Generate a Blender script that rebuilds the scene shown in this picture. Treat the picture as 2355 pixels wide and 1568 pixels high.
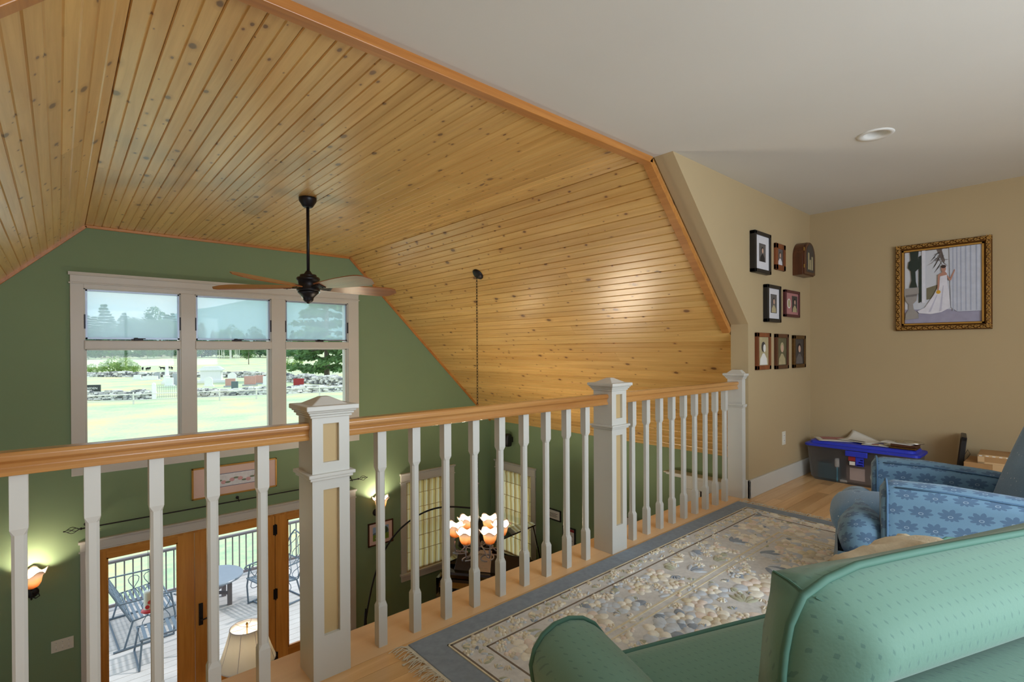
import bpy, bmesh, math, random
import numpy as np
from mathutils import Vector, Matrix, Euler
random.seed(7)
for o in list(bpy.data.objects): bpy.data.objects.remove(o)
C = bpy.context.scene.collection
PI = math.pi
# ------------------------------------------------------------------ camera
HC = 1.17
FPX, YAW, PITCH, ROLL, CYO = 1179.66, .7235, -.0037, .0051, 24.565
def _rot():
    cy, sy = math.cos(YAW), math.sin(YAW)
    fwd = np.array([sy*math.cos(PITCH), cy*math.cos(PITCH), math.sin(PITCH)])
    r = np.array([cy, -sy, 0.]); d = np.cross(fwd, r)
    c, s = math.cos(ROLL), math.sin(ROLL)
    return np.array([[c, s, 0], [-s, c, 0], [0, 0, 1]]) @ np.array([r, d, fwd])
RC = _rot()
cam_d = bpy.data.cameras.new('camera'); cam = bpy.data.objects.new('camera', cam_d); C.objects.link(cam)
cam_d.sensor_fit = 'HORIZONTAL'; cam_d.sensor_width = 36; cam_d.lens = FPX/2355*36
cam_d.shift_y = CYO/2355; cam_d.clip_start = .02; cam_d.clip_end = 9000
cam.matrix_world = Matrix(((RC[0][0], -RC[1][0], -RC[2][0], 0), (RC[0][1], -RC[1][1], -RC[2][1], 0), (RC[0][2], -RC[1][2], -RC[2][2], HC), (0, 0, 0, 1)))
bpy.context.scene.camera = cam
def ray(x, y): return RC.T @ np.array([(x-1177.5)/FPX, (y-784-CYO)/FPX, 1.])
def onz(x, y, z): d = ray(x, y); t = (z-HC)/d[2]; return Vector((d[0]*t, d[1]*t, z))
def ony(x, y, Y): d = ray(x, y); t = Y/d[1]; return Vector((d[0]*t, Y, HC+d[2]*t))
def onx(x, y, X): d = ray(x, y); t = X/d[0]; return Vector((X, d[1]*t, HC+d[2]*t))
# ------------------------------------------------------------------ colour helpers
def lin(c):
    return tuple(((v/255)/12.92 if v/255 <= .04045 else ((v/255+.055)/1.055)**2.4) for v in c[:3])+(1,)
# ------------------------------------------------------------------ world, sun, window light, exposure
sc = bpy.context.scene
sc.view_settings.view_transform = 'Standard'; sc.view_settings.look = 'None'
sc.view_settings.gamma = 1; sc.view_settings.exposure = .62; sc.view_settings.use_curve_mapping = False
w = bpy.data.worlds.new('sky'); sc.world = w; w.use_nodes = True
nt = w.node_tree; nt.nodes.clear()
out = nt.nodes.new('ShaderNodeOutputWorld'); bg = nt.nodes.new('ShaderNodeBackground')
tc = nt.nodes.new('ShaderNodeTexCoord'); mp = nt.nodes.new('ShaderNodeMapping'); mp.inputs['Scale'].default_value = (1.2, 1.2, 5)
nz = nt.nodes.new('ShaderNodeTexNoise'); nz.inputs['Scale'].default_value = 2.6; nz.inputs['Detail'].default_value = 7; nz.inputs['Roughness'].default_value = .55
rp = nt.nodes.new('ShaderNodeValToRGB'); rp.color_ramp.elements[0].position = .36; rp.color_ramp.elements[1].position = .62
rp.color_ramp.elements[0].color = lin((186, 220, 246)); rp.color_ramp.elements[1].color = lin((246, 250, 253))
nt.links.new(tc.outputs['Generated'], mp.inputs['Vector']); nt.links.new(mp.outputs['Vector'], nz.inputs['Vector'])
nt.links.new(nz.outputs['Fac'], rp.inputs['Fac']); nt.links.new(rp.outputs['Color'], bg.inputs['Color'])
bg.inputs['Strength'].default_value = 1.08
sc.cycles.volume_bounces = 3
nt.links.new(bg.outputs['Background'], out.inputs['Surface'])
def lamp(name, kind, loc, rot, energy, color=(1, 1, 1), size=None, sy=None, parent=None):
    d = bpy.data.lights.new(name, kind); d.energy = energy; d.color = color
    if kind == 'AREA':
        d.shape = 'RECTANGLE'; d.size = size; d.size_y = sy or size
    elif kind in ('POINT', 'SPOT') and size: d.shadow_soft_size = size
    elif kind == 'SUN': d.angle = math.radians(3)
    o = bpy.data.objects.new(name, d); C.objects.link(o); o.location = loc; o.rotation_euler = rot
    if parent: o.parent = parent
    return o
lamp('sun_offscreen', 'SUN', (0, -20, 30), (math.radians(42), 0, math.radians(78)), 1.4, (1, .97, .92))
# daylight through the loft window behind the camera; the lamp stands outside that window
lamp('window_back_offscreen', 'AREA', (1.7, -2.30, 1.45), (math.radians(90), 0, 0), 90, (.80, .90, 1), 3.0, 1.5)
# ------------------------------------------------------------------ material helpers
MATS = {}
def nodes(name):
    m = bpy.data.materials.new(name); m.use_nodes = True; t = m.node_tree; t.nodes.clear()
    o = t.nodes.new('ShaderNodeOutputMaterial'); b = t.nodes.new('ShaderNodeBsdfPrincipled')
    t.links.new(b.outputs[0], o.inputs[0]); MATS[name] = m
    return m, t, b, o
def N(t, kind, **kw):
    n = t.nodes.new('ShaderNode'+kind)
    for k, v in kw.items():
        if k in n.inputs.keys(): n.inputs[k].default_value = v
        else: setattr(n, k, v)
    return n
def math_(t, op, a, b=None, c=None):
    n = t.nodes.new('ShaderNodeMath'); n.operation = op
    for i, v in enumerate((a, b, c)):
        if v is None: continue
        if hasattr(v, 'is_linked') or hasattr(v, 'links'): t.links.new(v, n.inputs[i])
        else: n.inputs[i].default_value = v
    return n.outputs[0]
def mixc(t, fac, a, b, mode='MIX'):
    n = t.nodes.new('ShaderNodeMix'); n.data_type = 'RGBA'; n.blend_type = mode
    for sock, v in ((n.inputs[0], fac), (n.inputs[6], a), (n.inputs[7], b)):
        if hasattr(v, 'links'): t.links.new(v, sock)
        else: sock.default_value = v
    return n.outputs[2]
def ramp(t, fac, stops):
    n = t.nodes.new('ShaderNodeValToRGB'); e = n.color_ramp.elements
    while len(e) < len(stops): e.new(.5)
    for i, (p, c) in enumerate(stops): e[i].position = p; e[i].color = c if len(c) == 4 else lin(c)
    t.links.new(fac, n.inputs[0]); return n.outputs[0]
def bumpn(t, b, h, strength=.3, dist=.01):
    n = N(t, 'Bump', Strength=strength, Distance=dist); t.links.new(h, n.inputs['Height']); t.links.new(n.outputs[0], b.inputs['Normal'])
def plain(name, col, rough=.5, metal=0, var=0., vs=8, bump=0, bs=60, coat=0, sheen=0, spec=None):
    m, t, b, o = nodes(name)
    b.inputs['Roughness'].default_value = rough; b.inputs['Metallic'].default_value = metal
    b.inputs['Coat Weight'].default_value = coat
    if sheen: b.inputs['Sheen Weight'].default_value = sheen
    if spec is not None: b.inputs['Specular IOR Level'].default_value = spec
    c = lin(col)
    g = N(t, 'TexCoord')
    n = N(t, 'TexNoise', Scale=vs, Detail=4.); t.links.new(g.outputs['Object'], n.inputs['Vector'])
    v = max(var, .02)
    t.links.new(ramp(t, n.outputs['Fac'], [(.3, tuple(x*(1-v) for x in c[:3])+(1,)), (.7, tuple(min(1, x*(1+v)) for x in c[:3])+(1,))]), b.inputs['Base Color'])
    if bump:
        n2 = N(t, 'TexNoise', Scale=bs, Detail=3.); t.links.new(g.outputs['Object'], n2.inputs['Vector']); bumpn(t, b, n2.outputs['Fac'], bump, .004)
    return m
def wood(name, dark, light, axis='Y', rough=.35, knots=False, rnd=.12, fine=26, coat=.2, pos=False):
    """grain runs along the object's local axis; every board shifts the grain by its own random"""
    m, t, b, o = nodes(name)
    b.inputs['Roughness'].default_value = rough; b.inputs['Coat Weight'].default_value = coat; b.inputs['Coat Roughness'].default_value = .25
    tc = N(t, 'TexCoord'); oi = N(t, 'ObjectInfo')
    sh = N(t, 'VectorMath', operation='MULTIPLY_ADD')
    cx = N(t, 'CombineXYZ'); 
    for i in range(3): t.links.new(math_(t, 'MULTIPLY', oi.outputs['Random'], (37., 61., 17.)[i]), cx.inputs[i])
    sh.inputs[1].default_value = (1, 1, 1)
    t.links.new((N(t, 'NewGeometry').outputs['Position'] if pos else tc.outputs['Object']), sh.inputs[0]); t.links.new(cx.outputs[0], sh.inputs[2])
    mp = N(t, 'Mapping'); k = {'X': (1.2, fine, fine), 'Y': (fine, 1.2, fine), 'Z': (fine, fine, 1.2)}[axis]
    mp.inputs['Scale'].default_value = k; t.links.new(sh.outputs[0], mp.inputs['Vector'])
    n = N(t, 'TexNoise', Scale=1., Detail=5., Roughness=.6, Distortion=.6); t.links.new(mp.outputs[0], n.inputs['Vector'])
    mp2 = N(t, 'Mapping'); mp2.inputs['Scale'].default_value = tuple(x*.16 for x in k); t.links.new(sh.outputs[0], mp2.inputs['Vector'])
    n2 = N(t, 'TexNoise', Scale=1., Detail=3.); t.links.new(mp2.outputs[0], n2.inputs['Vector'])
    f = math_(t, 'ADD', math_(t, 'MULTIPLY', n.outputs['Fac'], .5), math_(t, 'MULTIPLY', n2.outputs['Fac'], .5))
    col = ramp(t, f, [(.34, dark), (.62, light)])
    tone = math_(t, 'ADD', math_(t, 'MULTIPLY', oi.outputs['Random'], rnd*2), 1-rnd)
    hsv = N(t, 'HueSaturation'); t.links.new(col, hsv.inputs['Color']); t.links.new(tone, hsv.inputs['Value']); col = hsv.outputs[0]
    if knots:
        for sc_, th, seed, kc in ((5.2, .075, 0, (104, 62, 34)), (9.5, .06, 3.7, (116, 70, 38))):
            mp3 = N(t, 'Mapping'); mp3.inputs['Scale'].default_value = (sc_*1.15, sc_*.62, 0.); mp3.inputs['Location'].default_value = (seed, seed, 0)
            t.links.new(sh.outputs[0], mp3.inputs['Vector'])
            v = N(t, 'TexVoronoi', voronoi_dimensions='2D', Scale=1., Randomness=1.); t.links.new(mp3.outputs[0], v.inputs['Vector'])
            wn = N(t, 'TexNoise', Scale=40., Detail=2.); t.links.new(sh.outputs[0], wn.inputs['Vector'])
            sep = N(t, 'SeparateColor'); t.links.new(v.outputs['Color'], sep.inputs[0])
            keep = math_(t, 'GREATER_THAN', sep.outputs[0], .66)
            size = math_(t, 'MULTIPLY_ADD', sep.outputs[1], th, th*.35)
            d = math_(t, 'DIVIDE', math_(t, 'ADD', v.outputs['Distance'], math_(t, 'MULTIPLY', math_(t, 'SUBTRACT', wn.outputs['Fac'], .5), .04)), size)
            mask = N(t, 'MapRange'); mask.inputs['From Min'].default_value = 1.25; mask.inputs['From Max'].default_value = .75
            t.links.new(d, mask.inputs['Value'])
            halo = N(t, 'MapRange'); halo.inputs['From Min'].default_value = 2.6; halo.inputs['From Max'].default_value = 1.; halo.inputs['To Max'].default_value = .4
            t.links.new(d, halo.inputs['Value'])
            col = mixc(t, math_(t, 'MULTIPLY', halo.outputs[0], keep), col, lin((176, 116, 52)))
            col = mixc(t, math_(t, 'MULTIPLY', math_(t, 'MULTIPLY', mask.outputs[0], keep), .82), col, lin(kc))
    t.links.new(col, b.inputs['Base Color'])
    bumpn(t, b, f, .12, .002)
    return m
def glassy(name, tint=(1, 1, 1), refl=.06, dif=0., difcol=(.8, .85, .9)):
    m, t, b, o = nodes(name); t.nodes.remove(b)
    tr = N(t, 'BsdfTransparent'); tr.inputs[0].default_value = tint+(1,)
    gl = N(t, 'BsdfGlossy'); gl.inputs['Roughness'].default_value = .02
    mx = N(t, 'MixShader'); mx.inputs[0].default_value = refl
    lw = N(t, 'LayerWeight', Blend=.25); t.links.new(math_(t, 'MULTIPLY_ADD', lw.outputs['Fresnel'], .22, refl*.2), mx.inputs[0])
    t.links.new(tr.outputs[0], mx.inputs[1]); t.links.new(gl.outputs[0], mx.inputs[2])
    last = mx.outputs[0]
    if dif:
        df = N(t, 'BsdfDiffuse'); df.inputs[0].default_value = difcol+(1,)
        tl = N(t, 'BsdfTranslucent'); tl.inputs[0].default_value = difcol+(1,)
        a = N(t, 'MixShader'); a.inputs[0].default_value = .85; t.links.new(df.outputs[0], a.inputs[1]); t.links.new(tl.outputs[0], a.inputs[2])
        m2 = N(t, 'MixShader'); m2.inputs[0].default_value = dif; t.links.new(last, m2.inputs[1]); t.links.new(a.outputs[0], m2.inputs[2]); last = m2.outputs[0]
    t.links.new(last, o.inputs[0]); return m
def lit(name, col, strength, base=None):
    m, t, b, o = nodes(name); b.inputs['Base Color'].default_value = lin(base or col); b.inputs['Roughness'].default_value = .4
    b.inputs['Emission Color'].default_value = lin(col); b.inputs['Emission Strength'].default_value = strength; return m
# ------------------------------------------------------------------ mesh helpers
class MB:
    def __init__(s): s.v = []; s.f = []; s.m = []; s.mi = 0
    def add(s, vs, fs):
        k = len(s.v); s.v += [tuple(p) for p in vs]; s.f += [tuple(i+k for i in f) for f in fs]; s.m += [s.mi]*len(fs); return s
    def box(s, x0, x1, y0, y1, z0, z1):
        if x0 > x1: x0, x1 = x1, x0
        if y0 > y1: y0, y1 = y1, y0
        if z0 > z1: z0, z1 = z1, z0
        return s.add([(x0,y0,z0),(x1,y0,z0),(x1,y1,z0),(x0,y1,z0),(x0,y0,z1),(x1,y0,z1),(x1,y1,z1),(x0,y1,z1)],
                     [(0,3,2,1),(4,5,6,7),(0,1,5,4),(1,2,6,5),(2,3,7,6),(3,0,4,7)])
    def cbox(s, x, y, z, sx, sy, sz): return s.box(x-sx/2, x+sx/2, y-sy/2, y+sy/2, z-sz/2, z+sz/2)
    def extr(s, poly, axis, a, b):
        """prism of a 2D polygon; axis 'x': poly=(y,z), 'y': poly=(x,z), 'z': poly=(x,y)"""
        def P(p, t): return {'x': (t, p[0], p[1]), 'y': (p[0], t, p[1]), 'z': (p[0], p[1], t)}[axis]
        n = len(poly); vs = [P(p, a) for p in poly]+[P(p, b) for p in poly]
        fs = [tuple(range(n-1, -1, -1)), tuple(range(n, 2*n))]+[(i, (i+1) % n, n+(i+1) % n, n+i) for i in range(n)]
        return s.add(vs, fs)
    def lathe(s, prof, n=20, c=(0, 0, 0), close=False, ruffle=None):
        vs = []; 
        for j, (r, z) in enumerate(prof):
            for i in range(n):
                a = 2*PI*i/n; rr, zz = r, z
                if ruffle: rr, zz = ruffle(j, a, r, z)
                vs.append((c[0]+rr*math.cos(a), c[1]+rr*math.sin(a), c[2]+zz))
        fs = [(j*n+i, j*n+(i+1) % n, (j+1)*n+(i+1) % n, (j+1)*n+i) for j in range(len(prof)-1) for i in range(n)]
        if close: fs += [tuple(range(n-1, -1, -1)), tuple(range((len(prof)-1)*n, len(prof)*n))]
        return s.add(vs, fs)
    def tube(s, path, r, n=6, closed=False, cap=True):
        path = [Vector(p) for p in path]; m = len(path)
        rs = r if isinstance(r, (list, tuple)) else [r]*m
        t0 = (path[1]-path[0]).normalized(); up = Vector((0, 0, 1)) if abs(t0.z) < .9 else Vector((1, 0, 0))
        nrm = t0.cross(up).normalized(); vs = []
        for i, p in enumerate(path):
            a = path[(i-1) % m] if (i or closed) else path[0]; b_ = path[(i+1) % m] if (i < m-1 or closed) else path[-1]
            t = (b_-a).normalized(); nrm = (nrm-t*nrm.dot(t))
            nrm = nrm.normalized() if nrm.length > 1e-6 else t.orthogonal().normalized()
            bi = t.cross(nrm)
            for k in range(n):
                an = 2*PI*k/n; vs.append(p+(nrm*math.cos(an)+bi*math.sin(an))*rs[i])
        q = m if closed else m-1
        fs = [(i*n+k, i*n+(k+1) % n, ((i+1) % m)*n+(k+1) % n, ((i+1) % m)*n+k) for i in range(q) for k in range(n)]
        if cap and not closed: fs += [tuple(range(n-1, -1, -1)), tuple(range((m-1)*n, m*n))]
        return s.add(vs, fs)
    def sphere(s, c, rx, ry=None, rz=None, n=12, m=8):
        ry = ry or rx; rz = rz or rx
        prof = [(math.sin(PI*j/m), -math.cos(PI*j/m)) for j in range(m+1)]
        vs = [(c[0]+rx*r*math.cos(2*PI*i/n), c[1]+ry*r*math.sin(2*PI*i/n), c[2]+rz*z) for r, z in prof for i in range(n)]
        return s.add(vs, [(j*n+i, j*n+(i+1) % n, (j+1)*n+(i+1) % n, (j+1)*n+i) for j in range(m) for i in range(n)])
    def soft(s, x0, x1, y0, y1, z0, z1, r=.04, n=8, bulge=(0, 0, 0), tf=None):
        """cushion: rounded box whose faces bulge outward"""
        c = Vector(((x0+x1)/2, (y0+y1)/2, (z0+z1)/2)); hs = Vector(((x1-x0)/2, (y1-y0)/2, (z1-z0)/2))
        r = min(r, *hs); vs = []; fs = []
        for ax in range(3):
            for sg in (-1, 1):
                k = len(vs); u, v = [(1, 2), (2, 0), (0, 1)][ax]
                for i in range(n+1):
                    for j in range(n+1):
                        p = Vector((0, 0, 0)); a = -math.cos(PI*i/n); b_ = -math.cos(PI*j/n)
                        p[ax] = sg*hs[ax]; p[u] = a*hs[u]; p[v] = b_*hs[v]
                        q = Vector([max(-(hs[e]-r), min(hs[e]-r, p[e])) for e in range(3)])
                        d = p-q; p = q+(d.normalized()*r if d.length > 1e-9 else d)
                        for e in range(3):
                            o1, o2 = [x for x in range(3) if x != e]
                            w_ = max(0, 1-(p[o1]/hs[o1])**2)*max(0, 1-(p[o2]/hs[o2])**2)
                            p[e] += bulge[e]*w_*(p[e]/hs[e])
                        p = p+c; vs.append(tuple(tf(p)) if tf else tuple(p))
                for i in range(n):
                    for j in range(n):
                        a, b_, c_, d_ = k+i*(n+1)+j, k+(i+1)*(n+1)+j, k+(i+1)*(n+1)+j+1, k+i*(n+1)+j+1
                        fs.append((a, b_, c_, d_) if sg > 0 else (d_, c_, b_, a))
        return s.add(vs, fs)
    def build(s, name, mats, parent=None, smooth=False, world=False, loc=None, rot=None, bevel=0, bseg=2, weld=False, kind=None, label=None):
        me = bpy.data.meshes.new(name)
        vs = s.v
        if world and parent is not None: o0 = parent.location; vs = [(x-o0.x, y-o0.y, z-o0.z) for x, y, z in vs]
        me.from_pydata(vs, [], s.f)
        if not isinstance(mats, (list, tuple)): mats = [mats]
        for m in mats: me.materials.append(MATS[m] if isinstance(m, str) else m)
        if any(s.m): me.polygons.foreach_set('material_index', s.m)
        bm = bmesh.new(); bm.from_mesh(me)
        if weld: bmesh.ops.remove_doubles(bm, verts=bm.verts, dist=1e-5)
        bmesh.ops.recalc_face_normals(bm, faces=bm.faces); bm.to_mesh(me); bm.free()
        if smooth:
            for p in me.polygons: p.use_smooth = True
        me.update()
        o = bpy.data.objects.new(name, me); C.objects.link(o); o.parent = parent
        if loc is not None: o.location = loc
        if rot is not None: o.rotation_euler = rot
        if bevel:
            md = o.modifiers.new('bevel', 'BEVEL'); md.width = bevel; md.segments = bseg; md.limit_method = 'ANGLE'
        if smooth == 'auto':
            pass
        if kind: o['kind'] = kind
        if label: o['label'] = label
        return o
def tag(o, label, cat, group=None, kind=None):
    o['label'] = label
    if cat: o['category'] = cat
    if group: o['group'] = group
    if kind: o['kind'] = kind
    return o
def thing(name, label, cat, loc=(0, 0, 0), rz=0, group=None):
    o = bpy.data.objects.new(name, None); C.objects.link(o); o.location = loc; o.rotation_euler = (0, 0, rz); o.empty_display_size = .1
    return tag(o, label, cat, group)
def struct(o, label=None):
    o['kind'] = 'structure'
    if label: o['label'] = label
    return o
def sroot(name, loc=(0, 0, 0), label=None):
    o = bpy.data.objects.new(name, None); C.objects.link(o); o.location = loc; o.empty_display_size = .1
    return struct(o, label)
def copyo(o, parent, loc=None, rot=None):
    c = o.copy(); C.objects.link(c); c.parent = parent
    if loc is not None: c.location = loc
    if rot is not None: c.rotation_euler = rot
    return c
def copy_tree(o, parent=None):
    c = o.copy(); C.objects.link(c); c.parent = parent
    for ch in list(o.children): copy_tree(ch, c)
    return c
def text(body, size, m, name, parent, loc, rot, ext=.0004, align='CENTER'):
    cu = bpy.data.curves.new(name, 'FONT'); cu.body = body; cu.size = size; cu.extrude = ext; cu.align_x = align; cu.align_y = 'CENTER'
    cu.resolution_u = 2
    tmp = bpy.data.objects.new('tmp', cu); C.objects.link(tmp)
    me = bpy.data.meshes.new_from_object(tmp.evaluated_get(bpy.context.evaluated_depsgraph_get()))
    bpy.data.objects.remove(tmp); bpy.data.curves.remove(cu)
    me.materials.clear(); me.materials.append(MATS[m])
    o = bpy.data.objects.new(name, me); C.objects.link(o); o.parent = parent; o.location = loc; o.rotation_euler = rot; return o
def ell(cx, cy, rx, ry, n=16, a0=0, a1=2*PI): return [(cx+rx*math.cos(a0+(a1-a0)*i/n), cy+ry*math.sin(a0+(a1-a0)*i/n)) for i in range(n)]
# ------------------------------------------------------------------ materials
plain('white_paint', (209, 206, 197), .38, var=.02, vs=3)
plain('cream_paint', (230, 224, 206), .4, var=.02, vs=3)
plain('ceiling_white', (222, 221, 216), .85, var=.02, vs=1.5, bump=.05, bs=220)
plain('tan_wall', (184, 162, 124), .8, var=.025, vs=1.2, bump=.06, bs=260)
plain('tan_panel', (196, 168, 120), .6, var=.03)
plain('green_wall', (127, 150, 113), .75, var=.03, vs=1.1, bump=.05, bs=220)
wood('pine', (205, 154, 80), (237, 194, 118), 'Y', .34, knots=True, rnd=.06, coat=.5)
wood('pine_trim', (168, 104, 44), (204, 140, 70), 'Y', .35, rnd=.05)
wood('pine_trim_x', (168, 104, 44), (204, 140, 70), 'X', .35, rnd=.05)
wood('maple', (204, 152, 94), (236, 194, 138), 'X', .34, rnd=.16, fine=14, coat=.3)
wood('landing', (222, 178, 128), (238, 200, 152), 'X', .4, rnd=.02, fine=9, coat=.2)
wood('rail_wood', (166, 106, 50), (210, 156, 90), 'X', .22, rnd=.04, fine=18, coat=.6)
wood('door_wood', (186, 116, 42), (226, 162, 78), 'Z', .35, rnd=.05, fine=22)
wood('door_wood_x', (186, 116, 42), (226, 162, 78), 'X', .35, rnd=.05, fine=22)
wood('lower_floor', (150, 96, 50), (186, 130, 76), 'X', .4, rnd=.05, fine=10)
wood('blade_wood', (126, 66, 32), (172, 98, 50), 'X', .28, rnd=.05, fine=20, coat=.9)
wood('dark_wood', (58, 30, 16), (96, 52, 28), 'Z', .35, rnd=.1)
wood('red_wood', (92, 44, 22), (146, 78, 40), 'Z', .35, rnd=.1)
plain('bronze', (44, 42, 44), .42, .6, var=.08)
plain('iron', (40, 38, 38), .5, .5, var=.05)
plain('grey_iron', (150, 150, 158), .45, .4, var=.05)
plain('black', (18, 18, 20), .4)
plain('black_frame', (30, 28, 28), .4, var=.06)
plain('piano_black', (9, 9, 10), .08, coat=1)
plain('ivory', (236, 232, 220), .3)
plain('switch', (226, 222, 204), .4)
plain('alu', (150, 158, 172), .35, .5)
plain('brass', (176, 138, 70), .3, .9)
plain('gold', (208, 166, 96), .3, .7, var=.25, vs=45)
plain('gold_base', (112, 76, 34), .45, .6, var=.2, vs=30)
plain('gold_flat', (196, 148, 72), .35, .5, var=.08)
plain('dark_gold', (104, 74, 36), .4, .6, var=.2, vs=60)
plain('mat_white', (214, 212, 216), .8)
plain('mat_pink', (226, 200, 190), .8)
plain('mat_mauve', (176, 120, 118), .8)
plain('paper', (226, 222, 214), .85)
plain('paper_tan', (214, 188, 156), .85)
plain('photo_grey', (96, 92, 92), .4, var=.1, vs=30)
plain('photo_dark', (58, 56, 58), .4, var=.2, vs=30)
plain('photo_sepia', (178, 164, 126), .4, var=.1, vs=30)
plain('photo_olive', (96, 92, 66), .4, var=.15, vs=30)
plain('skin_print', (206, 168, 146), .4)
plain('ink', (34, 32, 34), .6)
plain('print_red', (150, 40, 44), .6)
plain('cardboard', (172, 132, 86), .8, var=.06, vs=12)
plain('tape', (206, 172, 128), .3)
plain('bin_blue', (44, 60, 196), .38, var=.03)
plain('teal', (38, 84, 98), .5)
plain('brown_box', (96, 76, 66), .7, var=.1)
plain('blue_tape', (60, 160, 190), .4)
plain('silver', (206, 200, 186), .22, .9)
glassy('glass', (.97, .985, .98), .05)
glassy('screened_glass', (.92, .97, 1.0), .03, .34, (.78, .92, 1.0))
glassy('bin_plastic', (.80, .80, .80), .06, .34, (.72, .72, .72))
def shade_fabric(name):
    m, t, b, o = nodes(name); b.inputs['Roughness'].default_value = .9
    tc = N(t, 'TexCoord'); s = N(t, 'SeparateXYZ'); t.links.new(tc.outputs['Object'], s.inputs[0])
    u = math_(t, 'FRACT', math_(t, 'MULTIPLY', s.outputs['X'], 1/.205))
    n = t.nodes.new('ShaderNodeValToRGB'); n.color_ramp.interpolation = 'CONSTANT'; e = n.color_ramp.elements
    st = [(0, (176, 146, 94)), (.10, (222, 200, 144)), (.26, (236, 226, 190)), (.40, (224, 202, 132)), (.54, (186, 156, 102)), (.64, (232, 214, 160)), (.80, (240, 236, 212)), (.90, (210, 184, 120))]
    while len(e) < len(st): e.new(.5)
    for i, (p, c) in enumerate(st): e[i].position = p; e[i].color = lin(c)
    t.links.new(u, n.inputs[0])
    t.links.new(n.outputs[0], b.inputs['Base Color'])
    tl = N(t, 'BsdfTranslucent'); t.links.new(n.outputs[0], tl.inputs[0])
    mx = N(t, 'MixShader'); mx.inputs[0].default_value = .35; t.links.new(b.outputs[0], mx.inputs[1]); t.links.new(tl.outputs[0], mx.inputs[2]); t.links.new(mx.outputs[0], o.inputs[0])
shade_fabric('shade_stripe')
def motif_fabric(name, base, dark, su, sv, kind):
    m, t, b, o = nodes(name); b.inputs['Roughness'].default_value = .75; b.inputs['Sheen Weight'].default_value = .25
    tc = N(t, 'TexCoord'); s = N(t, 'SeparateXYZ'); t.links.new(tc.outputs['Object'], s.inputs[0])
    if kind == 'dash':
        u = math_(t, 'MULTIPLY', math_(t, 'ADD', s.outputs['X'], math_(t, 'MULTIPLY', s.outputs['Y'], .35)), su)
        v = math_(t, 'MULTIPLY', math_(t, 'ADD', s.outputs['Y'], s.outputs['Z']), sv)
    else:
        u = math_(t, 'MULTIPLY', math_(t, 'ADD', s.outputs['Y'], math_(t, 'MULTIPLY', s.outputs['X'], .5)), su)
        v = math_(t, 'MULTIPLY', math_(t, 'ADD', s.outputs['Z'], math_(t, 'MULTIPLY', s.outputs['X'], .9)), sv)
    row = math_(t, 'FLOOR', v); u = math_(t, 'ADD', u, math_(t, 'MULTIPLY', row, .5))
    p = math_(t, 'SUBTRACT', math_(t, 'FRACT', u), .5); q = math_(t, 'SUBTRACT', math_(t, 'FRACT', v), .5)
    n = N(t, 'TexNoise', Scale=180., Detail=2.); t.links.new(tc.outputs['Object'], n.inputs['Vector'])
    if kind == 'dash':
        d = math_(t, 'ADD', math_(t, 'MULTIPLY', math_(t, 'ABSOLUTE', p), 1.3), math_(t, 'MULTIPLY', math_(t, 'ABSOLUTE', q), .55))
        d = math_(t, 'ADD', d, math_(t, 'MULTIPLY', math_(t, 'SUBTRACT', n.outputs['Fac'], .5), .12))
        mask = math_(t, 'LESS_THAN', d, .13)
        col = mixc(t, math_(t, 'MULTIPLY', mask, .55), lin(base), lin(dark))
    else:
        q2 = math_(t, 'ADD', q, .1)
        r = math_(t, 'SQRT', math_(t, 'ADD', math_(t, 'MULTIPLY', p, p), math_(t, 'MULTIPLY', math_(t, 'MULTIPLY', q2, q2), 1.25)))
        th = math_(t, 'ARCTAN2', q2, p)
        lim = math_(t, 'ADD', math_(t, 'MULTIPLY', math_(t, 'ABSOLUTE', math_(t, 'SINE', math_(t, 'MULTIPLY', th, 4.5))), .17), .26)
        lim = math_(t, 'MULTIPLY', lim, math_(t, 'ADD', math_(t, 'MULTIPLY', math_(t, 'SINE', th), .28), 1.0))
        d = math_(t, 'SUBTRACT', r, math_(t, 'ADD', lim, math_(t, 'MULTIPLY', math_(t, 'SUBTRACT', n.outputs['Fac'], .5), .1)))
        mask = math_(t, 'LESS_THAN', d, 0.)
        col = mixc(t, math_(t, 'MULTIPLY', mask, .72), lin(base), lin(dark))
        ring = math_(t, 'LESS_THAN', math_(t, 'ABSOLUTE', math_(t, 'SUBTRACT', r, .075)), .016)
        col = mixc(t, math_(t, 'MULTIPLY', ring, .6), col, lin((170, 190, 205)))
    t.links.new(col, b.inputs['Base Color']); bumpn(t, b, n.outputs['Fac'], .15, .002)
motif_fabric('green_fabric', (106, 146, 128), (70, 110, 104), 56, 44, 'dash')
plain('green_piping', (78, 120, 104), .7)
motif_fabric('blue_fabric', (106, 142, 168), (66, 92, 124), 10.5, 15, 'lotus')
def dotted():
    m, t, b, o = nodes('blue_plain'); b.inputs['Roughness'].default_value = .8; b.inputs['Sheen Weight'].default_value = .25
    tc = N(t, 'TexCoord'); v = N(t, 'TexVoronoi', Scale=30., Randomness=.3); t.links.new(tc.outputs['Object'], v.inputs['Vector'])
    n = N(t, 'TexNoise', Scale=160.); t.links.new(tc.outputs['Object'], n.inputs['Vector'])
    c = mixc(t, n.outputs['Fac'], lin((84, 122, 156)), lin((116, 150, 180)))
    t.links.new(mixc(t, math_(t, 'LESS_THAN', v.outputs['Distance'], .1), c, lin((196, 206, 214))), b.inputs['Base Color'])
dotted()
plain('blue_piping', (84, 118, 150), .8)
plain('throw', (206, 190, 162), .9, var=.06, vs=60, bump=.4, bs=180)
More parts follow.
